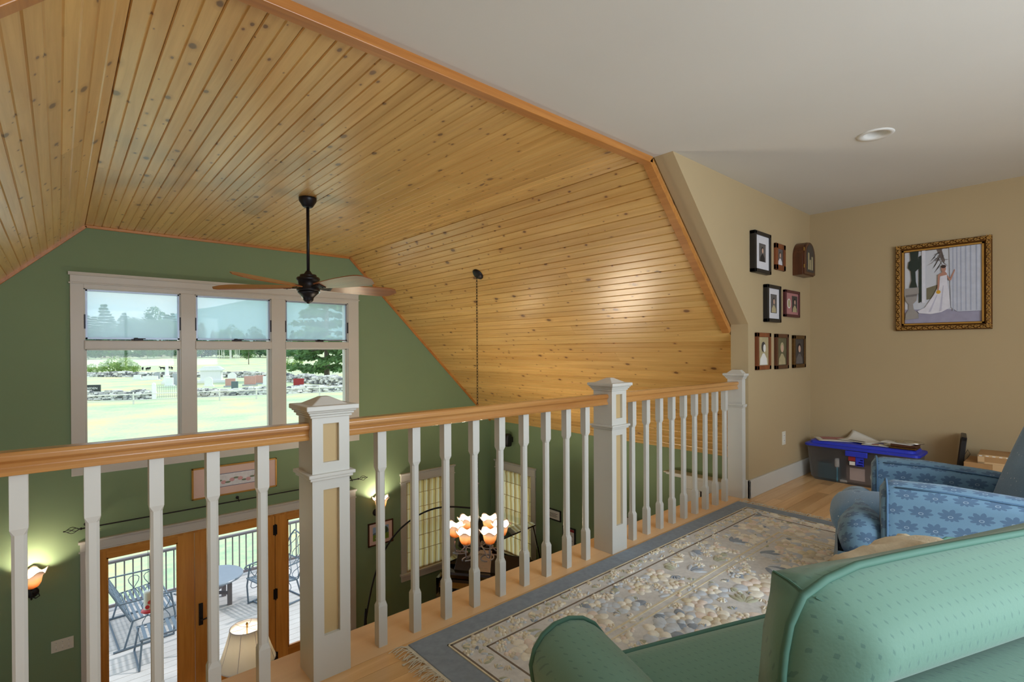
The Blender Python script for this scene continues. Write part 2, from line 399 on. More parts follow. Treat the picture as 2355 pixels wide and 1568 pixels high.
for k_, c_ in dict(rug_ground=(216, 214, 210), rug_border=(138, 148, 158), rug_cream=(244, 238, 222), rug_tan=(222, 210, 188), rug_pale_blue=(206, 212, 218), rug_slate=(152, 162, 174), rug_sage=(186, 186, 162), rug_pink=(238, 222, 208), rug_line=(126, 110, 94), rug_gold=(228, 216, 186), fringe=(214, 204, 182)).items():
    plain(k_, c_, .95, var=.1, vs=40, bump=.35, bs=420)
# ------------------------------------------------------------------ setting: shell of the loft and the great room
ZC, ZW, YF, XR, XL, ZL, XE, YB = 2.44, 2.42, 6.57, 5.32, -2.2, -2.80, 5.372, -2.1
K = ZW+2.92                                    # right slope plane X+z=K, left slope plane z-X = ZW-.2
def holes(mb, axis, a, b, u0, u1, z0, z1, rects):
    us = sorted({u0, u1, *[r[i] for r in rects for i in (0, 1)]}); zs = sorted({z0, z1, *[r[i] for r in rects for i in (2, 3)]})
    for i in range(len(us)-1):
        for j in range(len(zs)-1):
            cu, cz = (us[i]+us[i+1])/2, (zs[j]+zs[j+1])/2
            if any(r[0] < cu < r[1] and r[2] < cz < r[3] for r in rects): continue
            if axis == 'y': mb.box(us[i], us[i+1], a, b, zs[j], zs[j+1])
            else: mb.box(a, b, us[i], us[i+1], zs[j], zs[j+1])
    return mb
WO = (.185, 2.885, .06, 1.80)       # upper window opening
DO = (.275, 2.80, -2.86, -.81)      # patio door opening
W2 = (3.735, 4.50, -2.02, -.735); W3 = (5.585, 6.345, -2.02, -.735)
struct(holes(MB(), 'y', YF, YF+.16, XL-.2, XR+.2, -3.6, 2.75, [WO, DO, W2]).build('wall_front', 'green_wall'), 'sage green gable wall with the big window and patio doors')
struct(holes(MB(), 'x', XR, XR+.16, 1.93, YF, -3.6, .03, [W3]).build('wall_right', 'green_wall'), 'sage green side wall below the sloped pine boards')
struct(holes(MB(), 'x', XL-.16, XL, YB, YF, -3.6, .05, [(2.2, 4.8, -2.2, -.25)]).build('wall_left', 'green_wall'))  # opening cut for the added left window, lets sky light in
mb = MB(); holes(mb, 'y', YB-.15, YB, XL-.2, XE+.2, -3.6, 2.6, [(.2, 3.2, .7, 2.2)])
struct(mb.build('wall_back', 'tan_wall'))
prof = [(4.04, 0), (4.04, 1.362), (2.96, ZC), (XE, ZC), (XE, 0)]
struct(MB().extr(prof, 'y', 1.784, 1.922).build('wall_pictures', 'tan_wall'), 'tan loft wall with a sloped edge and the small portraits')
struct(MB().extr([(3.12-x, z) for x, z in prof[::-1]][:4]+[(XL, 0)] if False else [(-.92, 0), (-.92, 1.362), (.16, ZC), (XL, ZC), (XL, 0)], 'y', 1.784, 1.922).build('wall_loft_left', 'tan_wall'))
struct(MB().box(XE, XE+.15, YB, 1.922, -.3, 2.6).build('wall_loft_right', 'tan_wall'), 'tan loft wall behind the gilt wedding portrait')
struct(MB().box(XL-.15, XL, YB, 1.922, .05, 2.6).build('wall_loft_left_side', 'tan_wall'))
struct(MB().box(XR, XR+.16, YB, 1.93, -3.6, -.30).build('wall_lower_right', 'green_wall'))
# frames of the window behind the camera and of an added, unseen side window
wb = sroot('window_4', (1.7, YB, .7)); mb = MB()
for x in (.2, 1.18, 2.18, 3.16): mb.box(x, x+.05, YB-.1, YB-.02, .7, 2.2)
mb.box(.2, 3.2, YB-.1, YB-.02, .7, .75); mb.box(.2, 3.2, YB-.1, YB-.02, 2.15, 2.2); mb.build('frame', 'white_paint', wb, world=True)
wl = sroot('window_5', (XL, 3.5, -2.2)); mb = MB()  # left window added out of view to bring daylight into the great room
for y in (2.2, 3.05, 3.9, 4.75): mb.box(XL-.1, XL-.06, y, y+.05, -2.2, -.25)
mb.box(XL-.1, XL-.06, 2.2, 4.8, -2.2, -2.15); mb.box(XL-.1, XL-.06, 2.2, 4.8, -.3, -.25); mb.build('frame', 'white_paint', wl, world=True)
# ---- loft floor: slab, landing board, planks
fl = struct(MB().box(XL, XE+.1, YB, 2.03, -.3, -.013).build('floor', 'landing'), 'maple strip floor of the loft')
MB().box(XL, 4.6, 1.815, 2.052, -.0125, 0).build('landing_board', 'landing', fl)
random.seed(3)
wpl = .083; y = 1.8135
while y > YB:
    x = XL+random.uniform(-.6, 0); 
    while x < XE:
        L = random.uniform(.9, 2.3) if y < .2 else random.uniform(.5, 1.5)
        x1 = min(x+L, XE)
        if x1 > XL+.02: MB().box(max(x, XL)+.0006, x1-.0006, y-wpl+.0007, y-.0007, -.0125, 0).build('plank', 'maple', fl)
        x += L
    y -= wpl
lf = struct(MB().box(XL, XR+.1, YB, YF, ZL-.2, ZL).build('floor', 'lower_floor'), 'wood floor of the great room below')
# ---- white loft ceiling with a square cut for the can light
cl = onz(2013.5, 309, ZC); ca = .06
mb = MB()
for a, b_, c_, d_ in ((XL, cl.x-ca, YB, 1.93), (cl.x+ca, XE+.05, YB, 1.93), (cl.x-ca, cl.x+ca, YB, cl.y-ca), (cl.x-ca, cl.x+ca, cl.y+ca, 1.93)): mb.box(a, b_, c_, d_, ZC, ZC+.06)
struct(mb.build('ceiling', 'ceiling_white'), 'flat white ceiling of the loft')
# ---- pine ceiling: flat part and the two slopes, board by board
def board(w_, L):
    p = [(0, .018), (0, .006), (.005, 0), (w_/2-.005, 0), (w_/2, .0045), (w_/2+.005, 0), (w_-.005, 0), (w_, .006), (w_, .018)]
    return MB().extr([(a+.0006 if a == 0 else a-.0006 if a == w_ else a, b_) for a, b_ in p], 'y', 0, L)
def boards(parent, w_, n, place):
    for i in range(n):
        y0, y1 = 1.935, YF
        cuts = [y0]+([random.uniform(3.0, 5.6)] if random.random() < .55 else [])+[y1]
        for a, b_ in zip(cuts, cuts[1:]):
            o = board(w_, b_-a-.001).build('board', 'pine', parent)
            loc, rot = place(i*w_); o.location = (loc[0]-parent.location.x, a-parent.location.y, loc[2]-parent.location.z); o.rotation_euler = rot
random.seed(11)
nB = 21; wB = (2.92-.2)/nB
c2 = struct(MB().box(.05, 3.05, 1.935, YF+.1, ZW+.019, ZW+.1).build('ceiling', 'pine'), 'flat varnished pine board ceiling')
boards(c2, wB, nB, lambda s: ((.2+s, 0, ZW), (0, 0, 0)))
q = math.sqrt(.5); SL = 2.45*math.sqrt(2); nS = int(SL/wB)+1
c3 = struct(MB().extr([(2.90, ZW+.045), (5.50, ZW-2.555), (5.56, ZW-2.50), (2.96, ZW+.10)], 'y', 1.935, YF+.1).build('ceiling', 'pine'), 'sloped pine board ceiling on the side of the pendant light')
boards(c3, wB, nS, lambda s: ((2.92+s*q, 0, ZW-s*q), (0, PI/4, 0)))
c4 = struct(MB().extr([(.22, ZW+.045), (-2.38, ZW-2.555), (-2.44, ZW-2.50), (.16, ZW+.10)], 'y', 1.935, YF+.1).build('ceiling', 'pine'), 'sloped pine board ceiling above the light switch side')
boards(c4, wB, nS, lambda s: ((.2-(s+wB)*q, 0, ZW-(s+wB)*q), (0, -PI/4, 0)))
# gable above the loft wall between slope and ceiling backing (keeps daylight out of the joint)
# ---- trims
def trim(n, mb, m, label): struct(mb.build('trim_%d' % n, m, bevel=.003), label)
trim(1, MB().box(.17, 2.95, 1.922, 1.985, ZW-.022, ZC+.01), 'pine_trim_x', 'pine edge trim between white and pine ceiling')
def slope_trim(n, x0, z0, x1, z1, y0, y1, th, m, label):
    d = Vector((x1-x0, 0, z1-z0)); L = d.length; nn = Vector((d.z, 0, -d.x)).normalized()
    if nn.z > 0: nn = -nn
    mb = MB(); a = Vector((x0, 0, z0)); b_ = Vector((x1, 0, z1)); e = -nn*.02
    mb.extr([(a.x+e.x, a.z+e.z), (b_.x+e.x, b_.z+e.z), (b_.x+nn.x*th, b_.z+nn.z*th), (a.x+nn.x*th, a.z+nn.z*th)], 'y', y0, y1)
    trim(n, mb, m, label)
slope_trim(2, 2.93, ZW, 4.04, ZW-1.11, 1.922, 1.985, .022, 'pine_trim', 'pine edge trim down the slope beside the tan wall')
slope_trim(3, .19, ZW, -.92, ZW-1.11, 1.922, 1.985, .022, 'pine_trim', 'pine edge trim down the opposite slope')
trim(4, MB().box(.2, 2.92, YF-.018, YF, ZW-.028, ZW), 'pine_trim_x', 'thin pine strip along the top of the green wall')
slope_trim(5, 2.92, ZW, 5.32, ZW-2.40, YF-.018, YF, .028, 'pine_trim', 'thin pine strip up the green wall slope by the pendant')
slope_trim(6, .2, ZW, -2.2, ZW-2.40, YF-.018, YF, .028, 'pine_trim', 'thin pine strip up the green wall slope by the switch')
# baseboards
struct(MB().box(4.022, XE, 1.766, 1.784, 0, .141).build('baseboard_pictures', 'white_paint', bevel=.003), 'white baseboard under the portraits')
struct(MB().box(4.022, 4.04, 1.766, 1.86, 0, .141).build('baseboard_return', 'white_paint', bevel=.003), 'short white baseboard return behind the end newel')
struct(MB().box(XE-.018, XE, YB, 1.766, 0, .141).build('baseboard_right', 'white_paint', bevel=.003), 'white baseboard behind the storage bin')
# ---- casings and windows
def head(mb, x0, x1, z0, z1, y, d=1):
    """craftsman head: bead, frieze, cornice (wall plane y, projecting towards -y)"""
    mb.box(x0-.012, x1+.012, y-.032, y, z0, z0+.012); mb.box(x0, x1, y-.024, y, z0+.012, z1-.03)
    mb.extr([(y, z1-.03), (y-.03, z1-.03), (y-.042, z1-.012), (y-.046, z1), (y, z1)], 'x', x0-.014, x1+.014)
def make_window_1():
    r = sroot('window_1', (1.53, YF, -.04), 'white three-part window with awning sashes above fixed panes'); y = YF
    mb = MB(); z0, z1 = -.038, 1.838
    head(mb, .083, 3.03, z1, 1.95, y)
    mb.box(.083, .185, y-.022, y, z0, z1); mb.box(2.885, 3.03, y-.022, y, z0, z1); mb.box(.185, 2.885, y-.022, y, z0, .075)
    mb.box(.185, 2.885, y-.022, y, 1.797, z1)
    mb.build('casing', 'white_paint', r, world=True, bevel=.002)
    for a, b_ in ((.995, 1.127), (1.922, 2.079)): MB().box(a, b_, y-.022, y, .075, 1.797).build('mullion', 'white_paint', r, world=True, bevel=.002)
    for u0, u1 in ((.185, .995), (1.127, 1.922), (2.079, 2.885)):
        mb = MB()                                                        # jambs
        for a, b_ in ((u0, u0+.012), (u1-.012, u1)): mb.box(a, b_, y-.005, y+.15, .06, 1.80)
        mb.box(u0, u1, y-.005, y+.15, .06, .10); mb.box(u0, u1, y-.005, y+.15, 1.788, 1.80)
        mb.build('frame', 'white_paint', r, world=True)
        MB().box(u0, u1, y-.03, y+.12, 1.195, 1.285).build('transom_rail', 'white_paint', r, world=True, bevel=.01)
        fx = MB()                                                        # fixed lower light
        for a, b_ in ((u0+.012, u0+.022), (u1-.03, u1-.012)): fx.box(a, b_, y+.02, y+.05, .10, 1.195)
        fx.box(u0+.012, u1-.012, y+.02, y+.05, .10, .115); fx.box(u0+.012, u1-.012, y+.02, y+.05, 1.185, 1.197)
        f = fx.build('fixed_sash', 'white_paint', r, world=True)
        MB().box(u0+.02, u1-.02, y+.035, y+.04, .11, 1.19).build('pane', 'glass', f, world=False, loc=(-1.53, -YF, .04))
        sa = MB(); a, b_, c_, d_ = u0+.012, u1-.012, 1.297, 1.788
        for p, q_ in ((a, a+.016), (b_-.016, b_)): sa.box(p, q_, y+.0, y+.04, c_, d_)
        sa.box(a, b_, y+.0, y+.04, c_, c_+.016); sa.box(a, b_, y+.0, y+.04, d_-.016, d_)
        s_ = sa.build('awning_sash', 'alu', r, world=True)
        MB().box(a+.01, b_-.01, y+.018, y+.022, c_+.01, d_-.01).build('pane', 'screened_glass', s_, loc=(-1.53, -YF, .04))
        h = MB(); cx = (u0+u1)/2+.02
        h.box(cx-.05, cx+.05, y-.022, y, c_-.012, c_+.004); h.box(cx-.03, cx+.07, y-.03, y-.018, c_+.004, c_+.012); h.cbox(cx-.01, y-.02, c_+.002, .03, .02, .03)
        h.build('crank', 'bronze', r, world=True, bevel=.002)
        for px in (u0+.001, u1-.011):
            MB().box(px, px+.012, y-.02, y, 1.40, 1.54).build('sash_lock', 'bronze', r, world=True)
make_window_1()
def shaded_window(n, label):
    """narrow window on the lower wall, striped roman shade; local frame x along wall, y into room = -y"""
    r = sroot('window_%d' % n, (0, 0, 0), label); mb = MB()
    head(mb, -.462, .462, -.735, -.60, 0)
    mb.box(-.462, -.375, -.022, 0, -2.07, -.735); mb.box(.375, .462, -.022, 0, -2.07, -.735)
    mb.box(-.48, .48, -.05, 0, -2.07, -2.04); mb.box(-.462, .462, -.022, 0, -2.155, -2.07)
    mb.build('casing', 'white_paint', r, bevel=.002)
    f = MB(); 
    for a, b_ in ((-.38, -.35), (.35, .38)): f.box(a, b_, .0, .1, -2.04, -.735)
    f.box(-.38, .38, 0, .1, -.76, -.735); f.box(-.38, .38, 0, .1, -2.04, -2.01); f.box(-.38, .38, .05, .09, -1.4, -1.36)
    f.build('frame', 'white_paint', r); MB().box(-.36, .36, .07, .075, -2.02, -.745).build('pane', 'glass', r)
    s = MB(); zz = [-.745, -.92, -1.13, -1.34, -1.55, -1.76, -2.035]; nx = 16
    vs = []; fs = []
    rows = []
    for a, b_ in zip(zz, zz[1:]): rows += [(a, .0), (a-.03, -.010), ((a+b_)/2, -.004), (b_+.012, -.003)]
    rows += [(zz[-1], 0)]
    for z, yy in rows:
        for i in range(nx+1): vs.append((-.368+.736*i/nx, -.006+yy+.003*math.sin(i*1.3+z*9), z))
    fs = [(j*(nx+1)+i, j*(nx+1)+i+1, (j+1)*(nx+1)+i+1, (j+1)*(nx+1)+i) for j in range(len(rows)-1) for i in range(nx)]
    s.add(vs, fs); o = s.build('roman_shade', 'shade_stripe', r, smooth=True)
    for z in zz[1:]: MB().box(-.368, .368, -.0125, -.0075, z-.003, z+.003).build('shade_rib', 'tan_panel', o)
    return r
r2 = shaded_window(2, 'white cased window with striped roman shade beside the small landscape picture'); r2.location = (4.117, YF, 0)
r3 = shaded_window(3, 'white cased window with striped roman shade under the black speaker'); r3.location = (XR, 5.965, 0); r3.rotation_euler = (0, 0, -PI/2)
# ---- patio door
def make_door():
    r = sroot('door_1', (1.54, YF, -2.8), 'three-leaf pine patio door in white casing'); y = YF; W = dict(world=True)
    mb = MB(); head(mb, .143, 2.97, -.80, -.685, y)
    mb.box(.143, .285, y-.022, y, ZL, -.80); mb.box(2.795, 2.97, y-.022, y, ZL, -.80)
    mb.build('casing', 'white_paint', r, bevel=.002, **W)
    mb = MB(); mb.box(.255, .285, y-.01, y+.14, ZL, -.81); mb.box(2.79, 2.82, y-.01, y+.14, ZL, -.81); mb.box(.255, 2.82, y-.01, y+.14, -.83, -.80)
    mb.build('jamb', 'door_wood', r, **W)
    MB().box(.255, 2.82, y-.01, y+.16, ZL-.02, ZL+.03).build('threshold', 'door_wood_x', r, **W)
    for i, (a, b_, ga, gb) in enumerate(((.284, 1.108, .348, .952), (1.112, 1.950, 1.221, 1.835), (1.955, 2.79, 2.097, 2.70))):
        z0, z1 = ZL+.03, -.83; lf_ = MB()
        lf_.box(a, ga, y+.005, y+.05, z0, z1); lf_.box(gb, b_, y+.005, y+.05, z0, z1)
        lo = lf_.build('door_leaf', 'door_wood', r, bevel=.002, **W)
        m2 = MB(); m2.box(ga, gb, y+.005, y+.05, -.905, z1); m2.box(ga, gb, y+.005, y+.05, z0, -2.475)
        m2.build('rail', 'door_wood_x', lo, loc=(-1.54, -YF, 2.8))
        m3 = MB(); t_ = .012
        for c_ in ((ga, ga+t_, -2.475, -.905), (gb-t_, gb, -2.475, -.905)): m3.box(c_[0], c_[1], y, y+.02, c_[2], c_[3])
        m3.box(ga, gb, y, y+.02, -.917, -.905); m3.box(ga, gb, y, y+.02, -2.475, -2.463)
        m3.build('glazing_bead', 'door_wood_x', lo, loc=(-1.54, -YF, 2.8))
        MB().box(ga, gb, y+.025, y+.030, -2.475, -.905).build('pane', 'glass', lo, loc=(-1.54, -YF, 2.8))
    h = MB(); hx = 1.163
    h.box(hx-.018, hx+.022, y-.012, y+.006, -1.87, -1.63); h.box(hx-.015, hx+.02, y-.02, y-.01, -1.72, -1.64)
    h.tube([(hx, y-.01, -1.80), (hx, y-.05, -1.80), (hx+.05, y-.055, -1.79), (hx+.11, y-.055, -1.77)], [.009, .009, .008, .005], 8)
    h.build('handle', 'black', r, label='black door handle', bevel=.002, **W)
    for z in (-1.0, -1.78, -2.55):
        hg = MB(); hg.box(1.930, 1.976, y-.004, y+.006, z-.06, z+.06); hg.tube([(1.953, y-.008, z-.07), (1.953, y-.008, z+.07)], .008, 8); hg.build('hinge', 'bronze', r, **W)
    MB().box(1.9505, 1.9545, y+.02, y+.03, ZL+.03, -.83).build('weather_strip', 'black', r, **W)
make_door()
# ------------------------------------------------------------------ guard railing
YR = 1.877; ZR0, ZR1 = .852, .914
rl = thing('guard_railing', 'white balustrade with cherry-toned handrail and square newel posts along the loft edge', 'railing', (2.3, YR, 0))
def newel(cx, cy, sx=.136, sy=.134, faces='fls', half=False):
    mb = MB(); hx, hy = sx/2, sy/2; e = .016; pz = ((.155, .675), (.772, .910))
    mb.box(cx-hx+e, cx+hx-e, cy-hy+e, cy+hy-e, 0, .95)                       # core (recess floor)
    for sg in (-1, 1):
        # boards with panel openings on the -y / +y faces, plain ones on the x faces
        y0, y1 = (cy-hy, cy-hy+e) if sg < 0 else (cy+hy-e, cy+hy)
        for a, b_ in ((-hx, -.029), (.029, hx)): mb.box(cx+a, cx+b_, y0, y1, 0, .95)
        for z0, z1 in ((0, .155), (.675, .772), (.910, .95)): mb.box(cx-.029, cx+.029, y0, y1, z0, z1)
        mb.box(cx+sg*hx, cx+sg*(hx-e), cy-hy+e, cy+hy-e, 0, .95)
    p = mb.build('newel_post', 'white_paint', rl, world=True)
    def sub(n, m, mb2, **k):
        o = mb2.build(n, m, p, **k); o.location = (-rl.location.x, -rl.location.y, 0); return o
    for sg in (-1, 1):
        y = cy+sg*(hy-e+.0015)
        for z0, z1 in pz: sub('panel', 'tan_panel', MB().box(cx-.0285, cx+.0285, min(y, y-sg*.004), max(y, y-sg*.004), z0, z1), label='tan inset panel')
    b2 = MB(); g = .017; b2.box(cx-hx-g, cx+hx+g, cy-hy-g, cy+hy+g, .722, .735); b2.box(cx-hx-.010, cx+hx+.010, cy-hy-.010, cy+hy+.010, .711, .722)
    sub('band_moulding', 'white_paint', b2, bevel=.003)
    c_ = MB()
    for g, z0, z1 in ((.008, .932, .942), (.014, .942, .951), (.020, .951, .958), (.027, .958, .976)): c_.box(cx-hx-g, cx+hx+g, cy-hy-g, cy+hy+g, z0, z1)
    g = .012; t_ = .0; q_ = [(cx-hx-g, cy-hy-g), (cx+hx+g, cy-hy-g), (cx+hx+g, cy+hy+g), (cx-hx-g, cy+hy+g)]
    f_ = .012; top = [(cx-hx*.98, cy-hy*.98), (cx+hx*.98, cy-hy*.98), (cx+hx*.98, cy+hy*.98), (cx-hx*.98, cy+hy*.98)]
    vs = [(x, y, .976) for x, y in top]+[(cx-.016, cy-.016, 1.003), (cx+.016, cy-.016, 1.003), (cx+.016, cy+.016, 1.003), (cx-.016, cy+.016, 1.003)]
    c_.add(vs, [(0, 1, 5, 4), (1, 2, 6, 5), (2, 3, 7, 6), (3, 0, 4, 7), (4, 5, 6, 7)])
    sub('cap', 'white_paint', c_, bevel=.004)
NX = (.731, 2.424)
for x in NX: newel(x, 1.878)
# end newel: half post against the wall end, seen on its -x face
def end_newel():
    mb = MB(); x0, x1, y0, y1 = 3.985, 4.04, 1.806, 1.926
    mb.box(x0, x1, y0, y1, 0, .95)
    p = mb.build('newel_post', 'white_paint', rl, world=True, bevel=.002)
    b2 = MB(); b2.box(x0-.012, x1, y0-.014, y1+.014, .722, .735); b2.box(x0-.008, x1, y0-.01, y1+.01, .711, .722)
    c_ = MB()
    for g, z0, z1 in ((.008, .932, .942), (.014, .942, .951), (.020, .951, .958), (.027, .958, .976)): c_.box(x0-g, x1, y0-g, y1+g, z0, z1)
    cy = (y0+y1)/2
    c_.add([(x0-.01, y0-.005, .976), (x1, y0-.005, .976), (x1, y1+.005, .976), (x0-.01, y1+.005, .976), (x0+.02, cy-.035, 1.003), (x1, cy-.035, 1.003), (x1, cy+.035, 1.003), (x0+.02, cy+.035, 1.003)], [(0, 1, 5, 4), (1, 2, 6, 5), (2, 3, 7, 6), (3, 0, 4, 7), (4, 5, 6, 7)])
    for n, m in (('band_moulding', b2), ('cap', c_)): o = m.build(n, 'white_paint', p, bevel=.003); o.location = (-rl.location.x, -rl.location.y, 0)
end_newel()
# handrail: moulded section
sec = [(-.026, 0), (.026, 0), (.028, .010), (.020, .020), (.022, .032), (.031, .040), (.031, .052), (.024, .061), (-.024, .061), (-.031, .052), (-.031, .040), (-.022, .032), (-.020, .020), (-.028, .010)]
for a, b_ in ((-1.05, NX[0]-.066), (NX[0]+.066, NX[1]-.066), (NX[1]+.066, 3.99)):
    MB().extr([(YR-.012+y, ZR0+z) for y, z in sec], 'x', a, b_).build('handrail', 'rail_wood', rl, world=True, bevel=.002, label='glossy honey-brown wooden handrail')
# balusters: square blocks top and bottom, chamfered waist
def baluster_mesh():
    a, b_ = .0185, .0155; z = [0, .158, .175, .690, .707, ZR0+.004]
    vs = []
    def oct_(h, c): return [(-h, -h+c), (-h, h-c), (-h+c, h), (h-c, h), (h, h-c), (h, -h+c), (h-c, -h), (-h+c, -h)]
    for zz, h, c in ((z[0], a, .0004), (z[1], a, .0004), (z[2], b_, .007), (z[3], b_, .007), (z[4], a, .0004), (z[5], a, .0004)): vs += [(x, y, zz) for x, y in oct_(h, c)]
    mb = MB(); fs = [(j*8+i, j*8+(i+1) % 8, (j+1)*8+(i+1) % 8, (j+1)*8+i) for j in range(5) for i in range(8)]+[tuple(range(7, -1, -1)), tuple(range(40, 48))]
    return mb.add(vs, fs)
b0 = None
sp = .1555
xs = [-.082-sp*k for k in (1, 2, 3, 4)]+[-.082+.0005+.1495*k for k in range(5)]
n_ = 9; a, b_ = NX[0]+.068, NX[1]-.068; xs += [a+(b_-a)*(k+1)/(n_+1) for k in range(n_)]
a, b_ = NX[1]+.068, 3.985; xs += [a+(b_-a)*(k+1)/(n_+1) for k in range(n_)]
for x in xs:
    loc = (x-rl.location.x, 0.0, 0)
    if b0 is None: b0 = baluster_mesh().build('baluster', 'white_paint', rl, loc=loc)
    else: copyo(b0, rl, loc)
# ------------------------------------------------------------------ rug
def make_rug():
    X0, X1, Y0, Y1 = 1.025, 3.87, -.35, 1.79
    r = thing('area_rug', 'sculpted wool rug with cream and blue flowers, slate border and fringe', 'rug', ((X0+X1)/2, (Y0+Y1)/2, 0))
    W = dict(world=True)
    MB().box(X0, X1, Y0, Y1, .0005, .010).build('border', 'rug_border', r, bevel=.004, label='slate blue outer border', **W)
    e = .115
    MB().box(X0+e, X1-e, Y0+e, Y1-e, .008, .0112).build('field', 'rug_ground', r, **W)
    ln = MB()
    def frame(ins, w_, z, mi):
        ln.mi = mi; a, b_, c_, d_ = X0+ins, X1-ins, Y0+ins, Y1-ins
        for q_ in ((a, b_, d_-w_, d_), (a, b_, c_, c_+w_), (a, a+w_, c_, d_), (b_-w_, b_, c_, d_)): ln.box(*q_, .009, z)
    frame(e-.004, .006, .0135, 1); frame(e+.004, .007, .0128, 0); frame(e+.105, .007, .0128, 0)
    frame(e+.36, .010, .0135, 1); frame(e+.40, .006, .0130, 1)
    ln.build('guard_stripe', ['rug_line', 'rug_gold'], r, label='thin gold and brown guard stripes', **W)
    # carved flowers: every petal and leaf is a low dome of pile
    random.seed(21)
    names = ['rug_cream', 'rug_tan', 'rug_pale_blue', 'rug_slate', 'rug_sage', 'rug_pink', 'rug_gold']
    pe = MB()
    def petal(cx, cy, L, w_, ang, mi, hgt):
        if not (X0+e+.012 < cx < X1-e-.012 and Y0+e+.012 < cy < Y1-e-.012): return
        if cx < 2.0 and cy < .1: return
        dm = min(cx-X0, X1-cx, cy-Y0, Y1-cy); hl = max(L*abs(math.sin(ang)) if Y1-cy < min(cx-X0, X1-cx) else L*abs(math.cos(ang)), w_)*.5+.004
        if any(abs(dm-i_) < hl for i_ in (e+.108, e+.365, e+.403)): return
        pe.mi = mi; n = 8; ca, sa = math.cos(ang), math.sin(ang); vs = []
        for rr, z in ((1, .0105), (.78, .0105+hgt*.7), (.35, .0105+hgt)):
            for i in range(n):
                a = 2*PI*i/n; u = L/2*math.cos(a)*rr; v = w_/2*math.sin(a)*rr*(1-.25*math.cos(a))
                vs.append((cx+u*ca-v*sa, cy+u*sa+v*ca, z))
        vs.append((cx, cy, .0105+hgt*.95))
        fs = [(j*n+i, j*n+(i+1) % n, (j+1)*n+(i+1) % n, (j+1)*n+i) for j in range(2) for i in range(n)]+[(16+i, 16+(i+1) % n, 24) for i in range(n)]
        pe.add(vs, fs)
    def flower(cx, cy, R, cols):
        a0 = random.uniform(0, 6)
        for ring, (rr, n, k) in enumerate(((.78, 7, .62), (.42, 5, .5))):
            for i in range(n):
                a = a0+2*PI*i/n+ring*.4
                petal(cx+R*rr*math.cos(a), cy+R*rr*math.sin(a), R*k*1.15, R*k, a, random.choice(cols[ring]), .0065+.003*ring)
        petal(cx, cy, R*.4, R*.4, 0, random.choice((1, 6, 5)), .007)
    def leafspray(cx, cy, R, cols):
        a0 = random.uniform(0, 6)
        for i in range(5):
            a = a0+(i-2)*.42; petal(cx+R*.6*math.cos(a), cy+R*.6*math.sin(a), R*1.0, R*.30, a, random.choice(cols), .0065)
    pts = []
    def poisson(x0, x1, y0, y1, rmin, rmax, tries, fn):
        for _ in range(tries):
            x, y = random.uniform(x0, x1), random.uniform(y0, y1); R = random.uniform(rmin, rmax)
            if all((x-a)**2+(y-b_)**2 > ((R+c_)*.80)**2 for a, b_, c_ in pts): pts.append((x, y, R)); fn(x, y, R)
    pale = [[0, 0, 5, 2, 0], [0, 5, 1, 6]]
    def rf(x, y, R):
        k = random.random(); inner = X0+e+.4 < x < X1-e-.4 and Y0+e+.4 < y < Y1-e-.4
        if k < .62: flower(x, y, R, pale if random.random() < .8 else [[2, 2, 3], [0, 2]])
        elif k < .9: leafspray(x, y, R, [3, 2, 3] if random.random() < .45 else [4, 4, 2])
        else: leafspray(x, y, R, [1, 6, 0])
    # narrow outer band first (small buds), then the two main zones
    for s_ in range(2):
        poisson(X0+e+.02, X1-e, Y1-e-.095, Y1-e-.02, .025, .040, 500, lambda x, y, R: leafspray(x, y, R, [2, 4, 1, 6]) if random.random() < .6 else flower(x, y, R, [[1, 2, 6], [1, 0]]))
        poisson(X0+e+.02, X0+e+.095, .1, Y1-e, .025, .040, 260, lambda x, y, R: leafspray(x, y, R, [2, 4, 1, 6]))
    poisson(X0+e+.11, X1-e, Y1-e-.33, Y1-e-.14, .060, .095, 900, rf)
    poisson(X0+e+.14, X0+e+.33, .1, Y1-e-.11, .060, .095, 700, rf)
    poisson(X0+e+.11, X1-e, 0.0, Y1-e-.11, .075, .125, 2600, rf)
    poisson(X0+e+.02, X1-e, 0.0, Y1-e-.02, .034, .05, 4000, rf)
    poisson(X0+e+.02, X1-e, 0.0, Y1-e-.02, .020, .030, 9000, lambda x, y, R: flower(x, y, R, [[0, 2, 1, 5], [0, 6]]) if random.random() < .5 else leafspray(x, y, R*1.2, [2, 0, 4, 3, 1]))
    pe.build('carved_flowers', names, r, smooth=True, kind='stuff', **W)
    fr = MB()
    for xe, sg in ((X0, -1), (X1, 1)):
        fr.box(min(xe, xe+sg*.012), max(xe, xe+sg*.012), Y0, Y1, .0005, .006)
        y = (.9 if sg < 0 else .2)
        while y < Y1-.004:
            L = random.uniform(.045, .085); dy = random.uniform(-.03, .03); k = random.uniform(.4, .6)
            fr.tube([(xe+sg*.008, y, .005), (xe+sg*L*k, y+dy*random.uniform(.1, 1.2), .008+random.random()*.006), (xe+sg*L, y+dy, .003)], .0016, 4)
            y += random.uniform(.004, .008)
    fr.build('fringe', 'fringe', r, kind='stuff', label='cream knotted fringe', **W)
make_rug()
